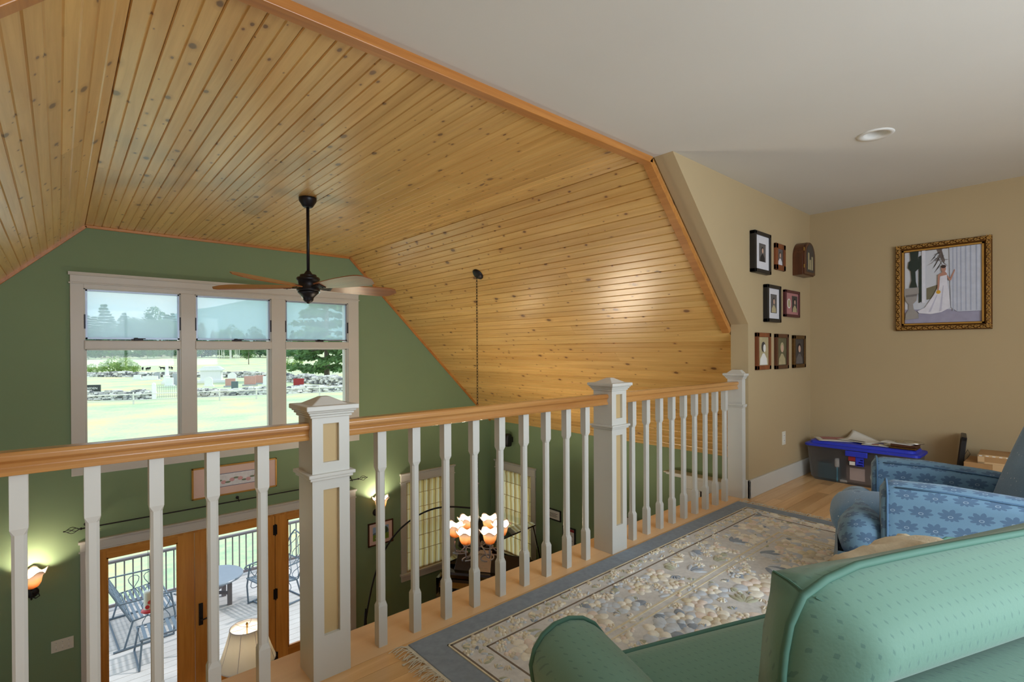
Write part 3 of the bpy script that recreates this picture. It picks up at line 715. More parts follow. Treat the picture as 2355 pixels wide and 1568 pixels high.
# ------------------------------------------------------------------ green loveseat (seen from behind its back)
def make_sofa():
    ang = math.atan2(-.355, .935)
    r = thing('loveseat', 'green patterned loveseat with rolled arm, piped back cushion turned to the railing', 'sofa', (.787, .314, 0), ang)
    # local frame: x along the seat, y to the front, origin = far left top corner of the back
    LW = 1.0
    MB().soft(-.10, LW+.10, -.42, .44, .03, .30, .03, 6).build('base', 'green_fabric', r, smooth=True)
    def seat_tf(p):
        return Vector((p.x, p.y, p.z-.10*max(0, (.46-p.y))*.5))
    MB().soft(-.03, LW+.03, -.06, .472, .29, .465, .04, 10, (0, .01, .018), seat_tf).build('seat_cushion', 'green_fabric', r, smooth=True)
    def pip(path, rad=.006, name='piping', parent=r): return MB().tube(path, rad, 6).build(name, 'green_piping', parent, smooth=True)
    pip([(-.03+1.06*i/14, .468+.008*math.sin(PI*i/14), .452-.002) for i in range(15)])
    # arms: rolled top
    for x0 in (-.13, LW+.13):
        prof = []
        for i in range(13):
            a = math.radians(-40)+math.radians(260)*i/12; prof.append((.085*math.cos(a), .515+.085*math.sin(a)))
        prof = [(.062, .05)]+prof+[(-.062, .05)]
        sg = 1 if x0 < 0 else -1
        mb = MB(); ys = [-.34, -.2, 0, .2, .36, .41, .425]; n = len(prof); vs = []
        for j, y in enumerate(ys):
            k = 1. if j < 5 else (.97 if j == 5 else .9); dz = .03*max(0, (.2-y))
            for x, z in prof: vs.append((x0+x*k*1.05, y, (z-.5)*k+.5-dz if z > .06 else z))
        fs = [(j*n+i, j*n+(i+1) % n, (j+1)*n+(i+1) % n, (j+1)*n+i) for j in range(len(ys)-1) for i in range(n)]+[tuple(range(n-1, -1, -1)), tuple(range((len(ys)-1)*n, len(ys)*n))]
        a = mb.add(vs, fs).build('arm', 'green_fabric', r, smooth=True)
        pip([(x0+x*1.04, .402, (z-.5)+.5) for x, z in prof], .005, 'piping', a)
    # back: narrow boxing strip, piped edge, bulging outer face
    far = [(-.027, .683), (-.021, .73), (-.017, .765), (-.004, .81), (0, .841), (.03, .840), (.105, .839)]
    pp = [(-.041, .695), (-.039, .73), (-.035, .757), (-.025, .793), (-.001, .827), (.044, .843), (.105, .853)]
    xm = [.105+(LW-.21)*i/12 for i in range(1, 12)]
    far = far+[(x, .839-.006*math.sin(PI*x/LW)) for x in xm]+[(LW-x, z) for x, z in far[::-1]]
    pp = pp+[(x, .853+.004*math.sin(PI*x/LW*2)-.006*math.sin(PI*x/LW)) for x in xm]+[(LW-x, z) for x, z in pp[::-1]]
    nb = 14; far += [(LW+.02-(LW+.04)*i/nb, .683) for i in range(1, nb)]; pp += [(LW+.03-(LW+.06)*i/nb, .695) for i in range(1, nb)]
    n = len(far); vs = [(x, -.0, z) for x, z in far]+[(x, -.05, z) for x, z in pp]; lev = 6
    for k in range(1, lev+1):
        f_ = k/lev
        for x, z in pp:
            cx_ = min(max(x, .07), LW-.07); vs.append((x+(cx_-x)*f_*.98, -.05-.088*(1-(1-f_)**2.4), z+(.772-z)*f_*.98))
    fs = [(j*n+i, j*n+(i+1) % n, (j+1)*n+(i+1) % n, (j+1)*n+i) for j in range(lev+1) for i in range(n)]+[tuple(range(n)), tuple(range((lev+1)*n, (lev+2)*n))]
    bc = MB().add(vs, fs).build('back_cushion', 'green_fabric', r, smooth=True)
    pip([(x, -.053, z+.001) for x, z in pp[:n-nb+1]], .0062, 'piping', bc)
    for p_ in ([(.001, -.002, .842), (.004, -.026, .838), (.003, -.049, .833)], [(.012, -.062, .828), (.03, -.083, .817), (.052, -.103, .803), (.066, -.114, .795)]):
        MB().tube(p_, .0018, 5).build('dart_seam', 'green_piping', bc)
    MB().soft(-.05, LW+.05, -.36, -.03, .28, .700, .07, 12, (0, .02, .012)).build('lower_back', 'green_fabric', r, smooth=True)
    MB().soft(-.02, LW+.02, -.10, -.004, .28, .70, .01, 6).build('inner_back', 'green_fabric', r, smooth=True)
    for x in (-.1, LW+.1):
        for y in (-.36, .38): MB().box(x-.025, x+.025, y-.025, y+.025, .023, .06).build('foot', 'dark_wood', r)
    return r
sofa = make_sofa()
def make_throw():
    t_ = thing('throw_blanket', 'cream knitted throw heaped on the loveseat arm', 'blanket', sofa.location.copy(), sofa.rotation_euler.z)
    n, m = 26, 16; vs = []
    rn = random.Random(5)
    for i in range(n+1):
        for j in range(m+1):
            u, v = i/n, j/m; x = .72+.33*u; y = .14+.34*v
            e = min(u, 1-u, v, 1-v); hgt = min(1, e*7)
            z = .560+.060*hgt*(.75+.25*math.sin(u*7+1)*math.cos(v*6))+.012*math.sin(u*23+v*9)*hgt+.035*math.exp(-((u-.55)**2*14+(v-.5)**2*6))
            vs.append((x+.012*math.sin(v*14), y+.012*math.sin(u*17), z))
    top = MB().add(vs, [(i*(m+1)+j, (i+1)*(m+1)+j, (i+1)*(m+1)+j+1, i*(m+1)+j+1) for i in range(n) for j in range(m)])
    o = top.build('cloth', 'throw', t_, smooth=True); md = o.modifiers.new('thick', 'SOLIDIFY'); md.thickness = .012
    f = MB()
    for k in range(70):
        y = .12+.36*k/70; f.tube([(.725, y, .564), (.705-rn.random()*.02, y+rn.uniform(-.01, .01), .558), (.68-rn.random()*.03, y+rn.uniform(-.012, .012), .535)], .0028, 4)
    f.build('fringe', 'throw', t_, kind='stuff')
make_throw()
# ------------------------------------------------------------------ blue armchair
def make_armchair():
    ang = math.atan2(.287, .957)
    r = thing('armchair', 'blue damask armchair with sloping arms and skirt beside the cardboard boxes', 'armchair', (2.71, .60, 0), ang)
    # local frame: x across (0 = near arm centre, .56 = far arm centre), y to the front, y=0 at arm fronts
    D = .60
    MB().soft(-.07, .63, -.62, .02, .06, .30, .03, 6).build('base', 'blue_fabric', r, smooth=True)
    MB().soft(.075, .485, -.52, .19, .27, .43, .07, 10, (0, .02, .03)).build('seat_cushion', 'blue_plain', r, smooth=True, label='light blue T-shaped seat cushion')
    MB().soft(-.045, .605, .0, .165, .21, .425, .075, 10, (0, .02, .02)).build('cushion_front', 'blue_fabric', r, smooth=True)
    for s_, x0 in ((0, 0.), (1, .56)):
        prof = [(.055, .10), (.058, .40)]+[(.062*math.cos(a), .535+.062*math.sin(a)) for a in [math.radians(-20+220*i/10) for i in range(11)]]+[(-.058, .40), (-.055, .10)]
        ys = [(-.66, 1, -.05), (-.45, 1, -.02), (-.2, 1, 0), (-.03, 1, 0), (.005, .96, 0), (.02, .86, 0)]; n = len(prof); vs = []
        for y, k, dz in ys:
            for x, z in prof: vs.append((x0+x*k, y, ((z-.35)*k+.35+dz) if z > .3 else z))
        fs = [(j*n+i, j*n+(i+1) % n, (j+1)*n+(i+1) % n, (j+1)*n+i) for j in range(len(ys)-1) for i in range(n)]+[tuple(range(n-1, -1, -1)), tuple(range((len(ys)-1)*n, len(ys)*n))]
        a = MB().add(vs, fs).build('arm', 'blue_fabric', r, smooth=True)
        MB().tube([(x0+x*1.01, .0, z) for x, z in prof], .0045, 6).build('piping', 'blue_piping', a, smooth=True)
        sg = -1 if s_ == 0 else 1
        MB().tube([(x0-.050, y, .575+dz) for y, k, dz in ys[:4]], .004, 6).build('piping', 'blue_piping', a, smooth=True)
    def tilt(p): return Vector((p.x, p.y-(p.z-.35)*.32, p.z))
    MB().soft(.02, .54, -.59, -.41, .30, .93, .08, 12, (0, .03, .0), tilt).build('backrest', 'blue_plain', r, smooth=True)
    # skirt with pleats
    vs = []; per = [(-.075, .185), (.635, .185), (.64, -.62), (-.08, -.62)]; pts_ = []
    for (a, b_), (c_, d_) in zip(per, per[1:]+per[:1]):
        for i in range(14): pts_.append((a+(c_-a)*i/14, b_+(d_-b_)*i/14))
    n = len(pts_)
    for z, k in ((.27, .985), (.10, 1.0), (.023, 1.02)):
        for i, (x, y) in enumerate(pts_):
            q_ = k+(.006*math.sin(i*1.7) if z < .2 else 0); vs.append(((x-.28)*q_+.28, (y+.2)*q_-.2, z))
    MB().add(vs, [(j*n+i, j*n+(i+1) % n, (j+1)*n+(i+1) % n, (j+1)*n+i) for j in range(2) for i in range(n)]).build('skirt', 'blue_fabric', r, smooth=True)
make_armchair()
# ------------------------------------------------------------------ storage bin and what lies in and on it
def make_bin():
    x0, x1, y0, y1 = 5.02, 5.345, .90, 1.715
    r = thing('storage_bin', 'clear plastic storage bin with blue snap lid in the corner', 'storage bin', ((x0+x1)/2, (y0+y1)/2, 0)); W = dict(world=True)
    t_ = .03; vs = []; lv = ((0.002, t_+.02), (.03, t_), (.285, .008), (.300, 0), (.302, -.018), (.325, -.018))
    def rr(ins, z, rad=.05):
        out_ = []
        for cx, cy, a0 in ((x1-ins-rad, y1-ins-rad, 0), (x0+ins+rad, y1-ins-rad, 90), (x0+ins+rad, y0+ins+rad, 180), (x1-ins-rad, y0+ins+rad, 270)):
            for i in range(5): a = math.radians(a0+90*i/4); out_.append((cx+rad*math.cos(a), cy+rad*math.sin(a), z))
        return out_
    for z, i in lv: vs += rr(i if i > 0 else 0, z, .045) if i >= 0 else [(x0+(x-x0), y, zz) for x, y, zz in rr(i*.3, z, .045)]
    n = 20; mb = MB().add(vs, [(j*n+i, j*n+(i+1) % n, (j+1)*n+(i+1) % n, (j+1)*n+i) for j in range(len(lv)-1) for i in range(n)]+[tuple(range(n-1, -1, -1))])
    mb.build('body', 'bin_plastic', r, smooth=False, **W)
    lid = MB(); lv = ((.305, -.008), (.322, -.008), (.326, 0), (.330, .022), (.348, .03), (.352, .045)); vs = []
    for z, i in lv: vs += rr(max(i, -.008), z, .045)
    lid.add(vs, [(j*n+i, j*n+(i+1) % n, (j+1)*n+(i+1) % n, (j+1)*n+i) for j in range(len(lv)-1) for i in range(n)]+[tuple(range((len(lv)-1)*n, len(lv)*n))])
    lid.build('lid', 'bin_blue', r, label='blue lid', **W)
    MB().box(x0-.02, x0-.002, 1.235, 1.395, .255, .30).build('latch', 'bin_blue', r, bevel=.005, **W)
    lb = MB().box(x0+.004, x0+.007, 1.262, 1.378, .175, .258).build('sticker', 'ink', r, **W)
    for n_, m, q_ in (('red_field', 'print_red', (1.325, 1.376, .215, .256)), ('white_field', 'paper', (1.327, 1.368, .180, .210)), ('blue_field', 'bin_blue', (1.264, 1.322, .178, .256)), ('text_block', 'paper', (1.270, 1.300, .205, .212)), ('text_block', 'paper', (1.270, 1.290, .225, .232)), ('text_block', 'paper', (1.272, 1.316, .182, .189))):
        MB().box(x0+.0022, x0+.0042, *q_).build(n_, m, lb, loc=(-r.location.x, -r.location.y, 0))
    # contents
    def put(name, label, cat, m, *b6):
        return tag(MB().box(*b6).build(name, m, bevel=.003), label, cat)
    put('photo_box', 'dark teal photo box inside the clear storage bin', 'box', 'teal', 5.09, 5.30, 1.46, 1.63, .012, .155)
    b_ = thing('bottle', 'small white-labelled bottle with blue tube inside the clear bin', 'bottle', (5.075, 1.475, .012))
    MB().lathe([(.0, 0), (.006, 0), (.006, .125)], 10).build('tube', 'blue_tape', b_); MB().lathe([(.0, .125), (.017, .125), (.018, .13), (.018, .19), (.015, .2), (0, .2)], 14).build('label_sleeve', 'paper', b_, smooth=True)
    bx = thing('craft_box', 'brown craft box with round and square tins inside the clear bin', 'box', (5.16, 1.24, .012))
    MB().box(-.08, .12, -.14, .17, 0, .175).build('body', 'brown_box', bx, bevel=.003)
    MB().box(-.085, -.079, .03, .14, .03, .135).build('square_tin', 'mat_pink', bx); 
    d_ = MB().lathe([(0, 0), (.052, 0), (.052, .006), (0, .006)], 24).build('round_tin', 'ivory', bx, loc=(-.079, -.06, .075), rot=(0, -PI/2, 0))
    MB().lathe([(0, .006), (.03, .006), (.03, .008), (0, .008)], 16).build('picture', 'photo_grey', d_)
    put('paper_stack', 'pale papers lying flat on the bottom of the bin', 'paper', 'paper', 5.075, 5.30, 1.40, 1.455, .012, .03)
    # loose papers on the lid
    def sheet(name, label, cx, cy, sx, sy, rz, z, curl, m='paper', prints=(), group=None):
        t_ = thing(name, label, 'paper', (cx, cy, z), rz, group)
        n = 10; vs = [(sx*(i/n-.5), sy*(j/n-.5), curl(i/n, j/n)) for i in range(n+1) for j in range(n+1)]
        fs = [(i*(n+1)+j, (i+1)*(n+1)+j, (i+1)*(n+1)+j+1, i*(n+1)+j+1) for i in range(n) for j in range(n)]
        o = MB().add(vs, fs).build('sheet', m, t_, smooth=True); md = o.modifiers.new('t', 'SOLIDIFY'); md.thickness = .0015; md.offset = 1
        for pn, pm, u0, u1, v0, v1 in prints:
            pv = [(sx*(u-.5), sy*(v-.5), curl(u, v)+.0028) for u in np.linspace(u0, u1, 6) for v in np.linspace(v0, v1, 6)]
            MB().add(pv, [(i*6+j, (i+1)*6+j, (i+1)*6+j+1, i*6+j+1) for i in range(5) for j in range(5)]).build(pn, pm, t_, smooth=True)
        return t_
    z = .3535
    sheet('magazine', 'splayed magazine pages with a brown photo on the blue lid', 5.19, 1.52, .22, .30, .5, z, lambda u, v: .002+.004*math.sin(PI*v)*u, prints=[('photo', 'mat_mauve', .35, .95, .2, .85)])
    sheet('paper_sheet', 'white sheet with one corner curled high, middle of the blue lid', 5.23, 1.345, .2, .27, -.35, z+.009, lambda u, v: .002+.085*max(0, u-.45)**2*3*max(0, v-.1), prints=[('text_lines', 'photo_grey', .15, .3, .2, .7)])
    sheet('paper_sheet', 'white leaflet with red logo lying near the lid edge', 5.13, 1.20, .12, .20, .15, z+.0, lambda u, v: .002+.003*math.sin(PI*v), prints=[('red_mark', 'print_red', .3, .6, .42, .66)])
    sheet('paper_sheet', 'crumpled white paper scrap between leaflet and frames', 5.24, 1.115, .11, .10, .6, z+.0, lambda u, v: .004+.035*max(0, u-.55)*max(0, .8-v)*2+.004*math.sin(u*9)*math.sin(v*8))
    g = thing('gilt_picture', 'flat gilt photo frame at the bottom of the pile on the blue lid', 'picture frame', (5.15, 1.0, z))
    MB().box(-.075, .085, -.075, .105, 0, .014).build('moulding', 'dark_gold', g, bevel=.004); MB().box(-.05, .06, -.05, .08, .013, .0155).build('photo', 'photo_sepia', g)
    g = thing('brown_picture', 'dark red-brown frame in the middle of the pile on the blue lid', 'picture frame', (5.155, .995, z+.016))
    MB().box(-.07, .08, -.07, .10, 0, .02).build('moulding', 'dark_wood', g, bevel=.004); MB().box(-.05, .06, -.05, .08, .019, .0215).build('photo', 'photo_dark', g)
    g = thing('envelope', 'white envelope lying across the frames on the blue lid', 'envelope', (5.13, 1.04, z+.038), -.15)
    MB().box(-.05, .06, -.09, .12, 0, .004).build('body', 'paper', g); MB().add([(-.05, -.09, .0045), (.06, -.09, .0045), (.005, .03, .0055)], [(0, 1, 2)]).build('flap', 'paper', g)
    g = thing('oval_frame', 'oval silver photo frame on top of the pile on the blue lid', 'picture frame', (5.17, .985, z+.043))
    o = MB().lathe([(.045, .004), (.05, .010), (.058, .014), (.066, .010), (.07, .002), (.066, 0), (.045, 0)], 32).build('rim', 'silver', g, smooth=True); o.scale = (1, 1.4, 1)
    o = MB().lathe([(0, .004), (.047, .004), (.047, .006), (0, .006)], 32).build('photo', 'photo_sepia', g); o.scale = (1, 1.4, 1)
make_bin()
def make_boxes():
    r = thing('moving_carton', 'large cardboard carton behind the blue armchair', 'cardboard box', (5.1, .44, 0)); 
    x0, x1, y0, y1 = -.15, .15, -.20, .185
    MB().box(x0, x1, y0, y1, 0, .338).build('body', 'cardboard', r, bevel=.003)
    MB().box(x0-.001, x1+.001, -.03, .03, .20, .3395).build('tape_strip', 'tape', r)
    for q_ in ((.02, .13, .19, .192), (.02, .022, .12, .27), (-.13, .13, .15, .152), (-.13, .13, .11, .112), (.09, .092, .19, .27), (.02, .09, .268, .27)): MB().box(x0-.0012, x0, q_[0], q_[1], q_[2], q_[3]).build('printed_line', 'ink', r)
    MB().box(x0-.0012, x0, .035, .08, .21, .25).build('printed_mark', 'dark_wood', r)
    r = thing('parcel', 'smaller taped parcel with torn corner on top of the large carton', 'cardboard box', (5.09, .39, .339), .05)
    MB().box(-.13, .14, -.18, .165, 0, .062).build('body', 'cardboard', r, bevel=.002)
    for q_ in ((-.132, -.128, -.18, .166, .0, .012), (-.132, -.128, -.18, .166, .05, .0635), (-.132, -.128, .13, .166, 0, .063), (-.132, -.128, -.05, .0, 0, .063)): MB().box(*q_).build('tape_strip', 'tape', r)
    for i in range(9):
        y = .15-.035*i; MB().box(-.1335, -.131, y-.008, y+.008, .052, .058).build('tape_print', 'paper', r)
    MB().add([(-.03, -.03, .063), (.12, -.02, .063), (.12, -.18, .115), (-.05, -.17, .10)], [(0, 1, 2, 3)]).build('flap', 'cardboard', r)
    MB().add([(.02, .0, .0632), (.10, .0, .0632), (.12, -.03, .09), (.03, -.04, .085)], [(0, 1, 2, 3)]).build('torn_edge', 'paper', r)
    r = thing('leaning_frame', 'dark picture frame leaning on the wall beside the cartons, brown backing showing', 'picture frame', (5.17, .70, 0), 0)
    o = MB(); 
    o.box(-.11, -.085, -.016, .016, 0, .50); o.box(.135, .16, -.016, .016, 0, .50); o.box(-.11, .16, -.016, .016, 0, .03); o.box(-.11, .16, -.016, .016, .47, .50)
    f = o.build('moulding', 'black_frame', r, rot=(0, 0, 0), bevel=.004); p = MB().box(-.09, .14, -.010, .002, .02, .48).build('backing', 'cardboard', r)
    wr = MB().tube([(-.08, -.012, .36), (-.02, -.03, .40), (.05, -.05, .36), (.08, -.03, .30), (.13, -.012, .28)], .0015, 4).build('hanging_wire', 'iron', r)
    r.rotation_euler = (.10, .0, .14)
make_boxes()
# ------------------------------------------------------------------ pictures on the loft walls
def frame_on(name, label, cat, x0, x1, z0, z1, dep, fw, fm, matw, matm, pic, plane='y', group=None):
    """rectangular frame hung on wall y=1.784 (faces -y)"""
    cx, cz = (x0+x1)/2, (z0+z1)/2; r = thing(name, label, cat, (cx, 1.784, cz), 0, group); hw, hh = (x1-x0)/2, (z1-z0)/2
    m = MB()
    for a, b_, c_, d_ in ((-hw, -hw+fw, -hh, hh), (hw-fw, hw, -hh, hh), (-hw, hw, -hh, -hh+fw), (-hw, hw, hh-fw, hh)): m.box(a, b_, -dep, 0, c_, d_)
    m.build('moulding', fm, r, bevel=.004)
    MB().box(-hw+fw, hw-fw, -dep+.010, -dep+.013, -hh+fw, hh-fw).build('mat', matm, r)
    y = -dep+.009; e = fw+matw
    pic(r, -hw+e, hw-e, -hh+e, hh-e, y)
    return r
def flat(r, name, m, poly, y, parent=None):
    return MB().extr(poly, 'y', y, y+.0006).build(name, m, r)
def portrait(bg, hair, cloth, skin='skin_print', profile=False):
    def f(r, a, b_, c_, d_, y):
        W_, H_ = b_-a, d_-c_; P = lambda u, v: (a+u*W_, c_+v*H_)
        p = MB().box(a, b_, y, y+.001, c_, d_).build('print', bg, r)
        flat(r, 'figure_clothes', cloth, [P(.12, 0.0), P(.88, 0.0), P(.84, .22), P(.66, .36), P(.58, .42), P(.42, .42), P(.34, .36), P(.16, .22)], y-.0007)
        cx, cy = P(.52 if profile else .5, .62)
        flat(r, 'figure_hair', hair, ell(cx-(.04*W_ if profile else 0), cy+.04*H_, .20*W_, .19*H_), y-.0012)
        flat(r, 'figure_face', skin, ell(cx+(.06*W_ if profile else 0), cy-.01*H_, .13*W_, .145*H_), y-.0018)
    return f
FR = 'family portraits on the tan wall'
def oval_inset(hair, cloth):
    g = portrait('photo_grey', hair, cloth)
    def f(r, a, b_, c_, d_, y):
        W_, H_ = b_-a, d_-c_; k = .0035
        MB().box(a-k, b_+k, y+.0004, y+.001, c_-k, d_+k).build('print_border', 'ink', r); g(r, a, b_, c_, d_, y)
    return f
frame_on('portrait_frame', 'deep black frame with wide pale mat around a small standing portrait, top of the group', 'picture frame', 4.07, 4.375, 1.772, 2.098, .045, .030, 'black_frame', .065, 'mat_white', oval_inset('photo_dark', 'ink'), group=FR)
frame_on('portrait_frame', 'small brown wooden frame between the large black frame and the arched clock', 'picture frame', 4.53, 4.735, 1.838, 2.062, .022, .045, 'red_wood', .001, 'mat_white', portrait('photo_grey', 'photo_dark', 'mat_white'), group=FR)
frame_on('portrait_frame', 'black frame with pale mat, in the middle row beside the burgundy frame', 'picture frame', 4.315, 4.59, 1.388, 1.695, .040, .030, 'black_frame', .05, 'mat_white', oval_inset('photo_dark', 'photo_sepia'), group=FR)
def double(r, a, b_, c_, d_, y):
    W_, H_ = b_-a, d_-c_; 
    flat(r, 'oval_print', 'paper', ell(a+.2*W_, c_+.5*H_, .17*W_, .30*H_), y); flat(r, 'oval_detail', 'photo_sepia', ell(a+.2*W_, c_+.5*H_, .12*W_, .24*H_), y-.0007)
    portrait('photo_dark', 'ink', 'photo_sepia')(r, a+.48*W_, b_, c_, d_, y-.0002)
frame_on('portrait_frame', 'burgundy frame holding an oval and a tall portrait on a rose mat', 'picture frame', 4.72, 5.05, 1.447, 1.682, .026, .024, 'red_burgundy' if 'red_burgundy' in MATS else plain('red_burgundy', (84, 34, 40), .4) and 'red_burgundy', .022, 'mat_mauve', double, group=FR)
frame_on('portrait_frame', 'reddish brown frame with a bearded profile, bottom row next to the newel', 'picture frame', 4.155, 4.42, .998, 1.298, .024, .036, 'red_wood', .004, 'photo_sepia', portrait('photo_sepia', 'photo_dark', 'paper', 'paper', True), group=FR)
frame_on('portrait_frame', 'dark frame with a woman in pale dress, middle of the bottom row', 'picture frame', 4.53, 4.795, .994, 1.294, .024, .034, 'dark_wood', .004, 'photo_olive', portrait('photo_olive', 'photo_sepia', 'photo_sepia'), group=FR)
frame_on('portrait_frame', 'bronze-edged dark frame with a dim portrait, bottom row nearest the room corner', 'picture frame', 4.915, 5.195, .994, 1.288, .024, .034, 'dark_gold', .004, 'photo_dark', portrait('photo_dark', 'ink', 'photo_grey'), group=FR)
def make_clock():
    r = thing('arched_case', 'small dark arched wooden case with glazed door in the top row', 'clock', (5.075, 1.784, 1.825))
    def arch(w_, h_, n=14): return [(-w_, 0), (w_, 0)]+[(w_*math.cos(PI*i/n), h_-w_+w_*math.sin(PI*i/n)) for i in range(n+1)]
    MB().extr(arch(.135, .30), 'y', -.085, 0).build('case', 'dark_wood', r, bevel=.003)
    o = arch(.125, .285); i_ = arch(.085, .245)
    d_ = MB().extr([(x, z+.008) for x, z in arch(.127, .288)], 'y', -.10, -.084).build('door', 'dark_wood', r, bevel=.003)
    MB().extr([(x, z+.03) for x, z in arch(.09, .245)], 'y', -.1015, -.099).build('pane', 'photo_dark', d_)
    for z in (.06, .21): MB().tube([(-.127, -.094, z), (-.127, -.094, z+.03)], .005, 8).build('hinge', 'brass', r)
    MB().sphere((.13, -.094, .15), .006).build('knob', 'brass', r)
    for k, (x, z0, z1) in enumerate(((-.04, .05, .20), (.0, .05, .14), (.045, .05, .17))): MB().box(x-.014, x+.014, -.1025, -.1012, z0, z1).build('figurine', 'photo_sepia', r)
make_clock()
def outlet():
    r = thing('wall_outlet', 'cream wall outlet above the baseboard', 'outlet', (4.725, 1.784, .39))
    MB().box(-.035, .035, -.006, 0, -.058, .058).build('plate', 'switch', r, bevel=.002)
    for z in (-.022, .022):
        s_ = MB().box(-.017, .017, -.008, -.005, z-.015, z+.015).build('socket', 'ivory', r, bevel=.002)
        for x in (-.006, .006): MB().box(x-.0012, x+.0012, -.0085, -.0079, z-.004, z+.006).build('slot', 'ink', r)
outlet()
# gilt wedding portrait on the right wall (x = XE, faces -x)
def wedding():
    y0, y1, z0, z1 = .508, 1.113, 1.313, 2.031; cy, cz = (y0+y1)/2, (z0+z1)/2
    r = thing('wedding_portrait', 'ornate gilt frame with a bride in white between columns', 'picture frame', (XE, cy, cz), -PI/2)
    # after the turn: local x = -Y (to the viewer right), local y = wall side +
    hw, hh = (y1-y0)/2, (z1-z0)/2; fw = .062
    prof = [(0, 0), (0, -.020), (.006, -.030), (.030, -.036), (.040, -.028), (.046, -.018), (.052, -.022), (.058, -.014), (.062, -.008), (.062, 0)]
    def mould(ax, sgn, half, other):
        vs = []
        for a, b_ in prof:
            for e in (-1, 1):
                p = (e*(other-a), b_, sgn*(half-a)) if ax == 'h' else (sgn*(half-a), b_, e*(other-a))
                vs.append(p)
        n = len(prof); return MB().add(vs, [(2*i, 2*i+1, 2*((i+1) % n)+1, 2*((i+1) % n)) for i in range(n)])
    for ax, sg, half, oth in (('h', 1, hh, hw), ('h', -1, hh, hw), ('v', 1, hw, hh), ('v', -1, hw, hh)):
        mo = mould(ax, sg, half, oth).build('moulding', 'gold_base', r)
        L = oth-.02; n = int(2*L/.034); orn = MB(); rn = random.Random(4)
        for i in range(n+1):
            t = -L+2*L*i/n; c0 = half-.020
            P = lambda u, v, w_: ((t+u, v, sg*(c0+w_)) if ax == 'h' else (sg*(c0+w_), v, t+u))
            # acanthus-like scroll: curl plus two leaves
            orn.tube([P(.013*math.cos(a)*(1-k*.09), -.040, .013*math.sin(a)*(1-k*.09)*(1 if i % 2 else -1)) for k, a in enumerate([j*.75 for j in range(8)])], [.0045-.0004*k for k in range(8)], 5)
            for dx, dz, rx in ((.016, .009, .007), (.016, -.009, .007), (0, 0, .005)):
                c_ = P(dx, -.040, dz*(1 if i % 2 else -1)); orn.sphere(c_, .008 if ax == 'h' else .004, .004, .004 if ax == 'h' else .008, 6, 4)
        orn.build('carving', 'gold', mo)
        MB().box(*((-oth+.046, oth-.046, -.026, -.012, sg*(half-.046), sg*(half-.058)) if ax == 'h' else (sg*(half-.046), sg*(half-.058), -.026, -.012, -oth+.046, oth-.046))).build('inner_lip', 'gold_flat', mo)
    MB().box(-hw+.055, hw-.055, -.008, -.004, -hh+.055, hh-.055).build('print', 'print_sky' if 'print_sky' in MATS else plain('print_sky', (206, 208, 216), .5) and 'print_sky', r)
    iw, ih = hw-.06, hh-.06; P = lambda u, v: (-iw+2*iw*u, -ih+2*ih*(1-v))
    for nm, c_ in dict(pr_col=(196, 200, 214), pr_col2=(168, 174, 194), pr_floor=(160, 156, 178), pr_dress=(226, 224, 234), pr_dress2=(196, 194, 212), pr_ivy=(40, 52, 46), pr_urn=(158, 152, 148), pr_urn2=(120, 114, 112), pr_bark=(112, 100, 96), pr_bush=(122, 116, 92), pr_skin=(186, 136, 118), pr_hair=(62, 44, 40), pr_yellow=(224, 170, 50), pr_white=(222, 222, 232)).items():
        if nm not in MATS: plain(nm, c_, .5, var=.05, vs=25)
    lay = [0]
    def fl_(name, m, pts_): lay[0] += 1; return MB().extr([P(*p) for p in pts_], 'y', -.0082-.00025*lay[0], -.0080-.00025*lay[0]).build(name, m, r)
    fl_('painted_floor', 'pr_floor', [(0, .80), (1, .84), (1, 1), (0, 1)])
    fl_('painted_hedge', 'pr_bush', [(.30, .52), (.46, .48), (.46, .66), (.30, .68)])
    for pth in ([(.43, 0), (.50, 0), (.545, .17), (.525, .20)], ): fl_('painted_tree', 'pr_bark', pth)
    rn = random.Random(8)
    for k in range(22):
        u, v = rn.uniform(.45, .54), rn.uniform(.0, .16); du, dv = rn.choice((-1, -1, 1))*rn.uniform(.05, .16), rn.uniform(-.06, .22)
        fl_('painted_branch', 'pr_bark', [(u, v), (u+.008, v), (u+du*.5+.004, v+dv*.6), (u+du, v+dv), (u+du*.5, v+dv*.6+.008)])
    fl_('painted_pillar', 'pr_white', [(.24, 0), (.29, 0), (.29, .72), (.24, .72)])
    fl_('painted_shutter', 'pr_ivy', [(.20, .08), (.235, .06), (.235, .70), (.20, .72)])
    fl_('painted_column', 'pr_col', [(.60, 0), (1, 0), (1, .86), (.70, .86), (.62, .80)])
    for u in (.64, .69, .74, .80, .86, .93): fl_('painted_flute', 'pr_col2', [(u, 0), (u+.014, 0), (u+.016, .85), (u+.002, .85)])
    for a in ([(.08, 0), (.20, 0), (.19, .10), (.21, .16), (.20, .24), (.155, .28), (.16, .42), (.18, .50), (.07, .50), (.10, .40), (.09, .27), (.05, .22), (.06, .14), (.09, .12)],): fl_('painted_ivy', 'pr_ivy', a)
    fl_('painted_urn', 'pr_urn', [(.0, .51), (.20, .50), (.20, .58), (.18, .60), (.17, .68), (.12, .73), (.13, .80), (.19, .86), (.20, .93), (.01, .95), (.02, .86), (.06, .80), (.06, .73), (.02, .68), (.0, .60)])
    fl_('painted_urn_band', 'pr_urn2', [(.02, .60), (.18, .59), (.17, .62), (.02, .63)])
    fl_('painted_dress', 'pr_dress', [(.485, .36), (.575, .34), (.575, .46), (.60, .60), (.615, .80), (.50, .86), (.36, .88), (.20, .86), (.18, .83), (.28, .79), (.40, .62), (.475, .48)])
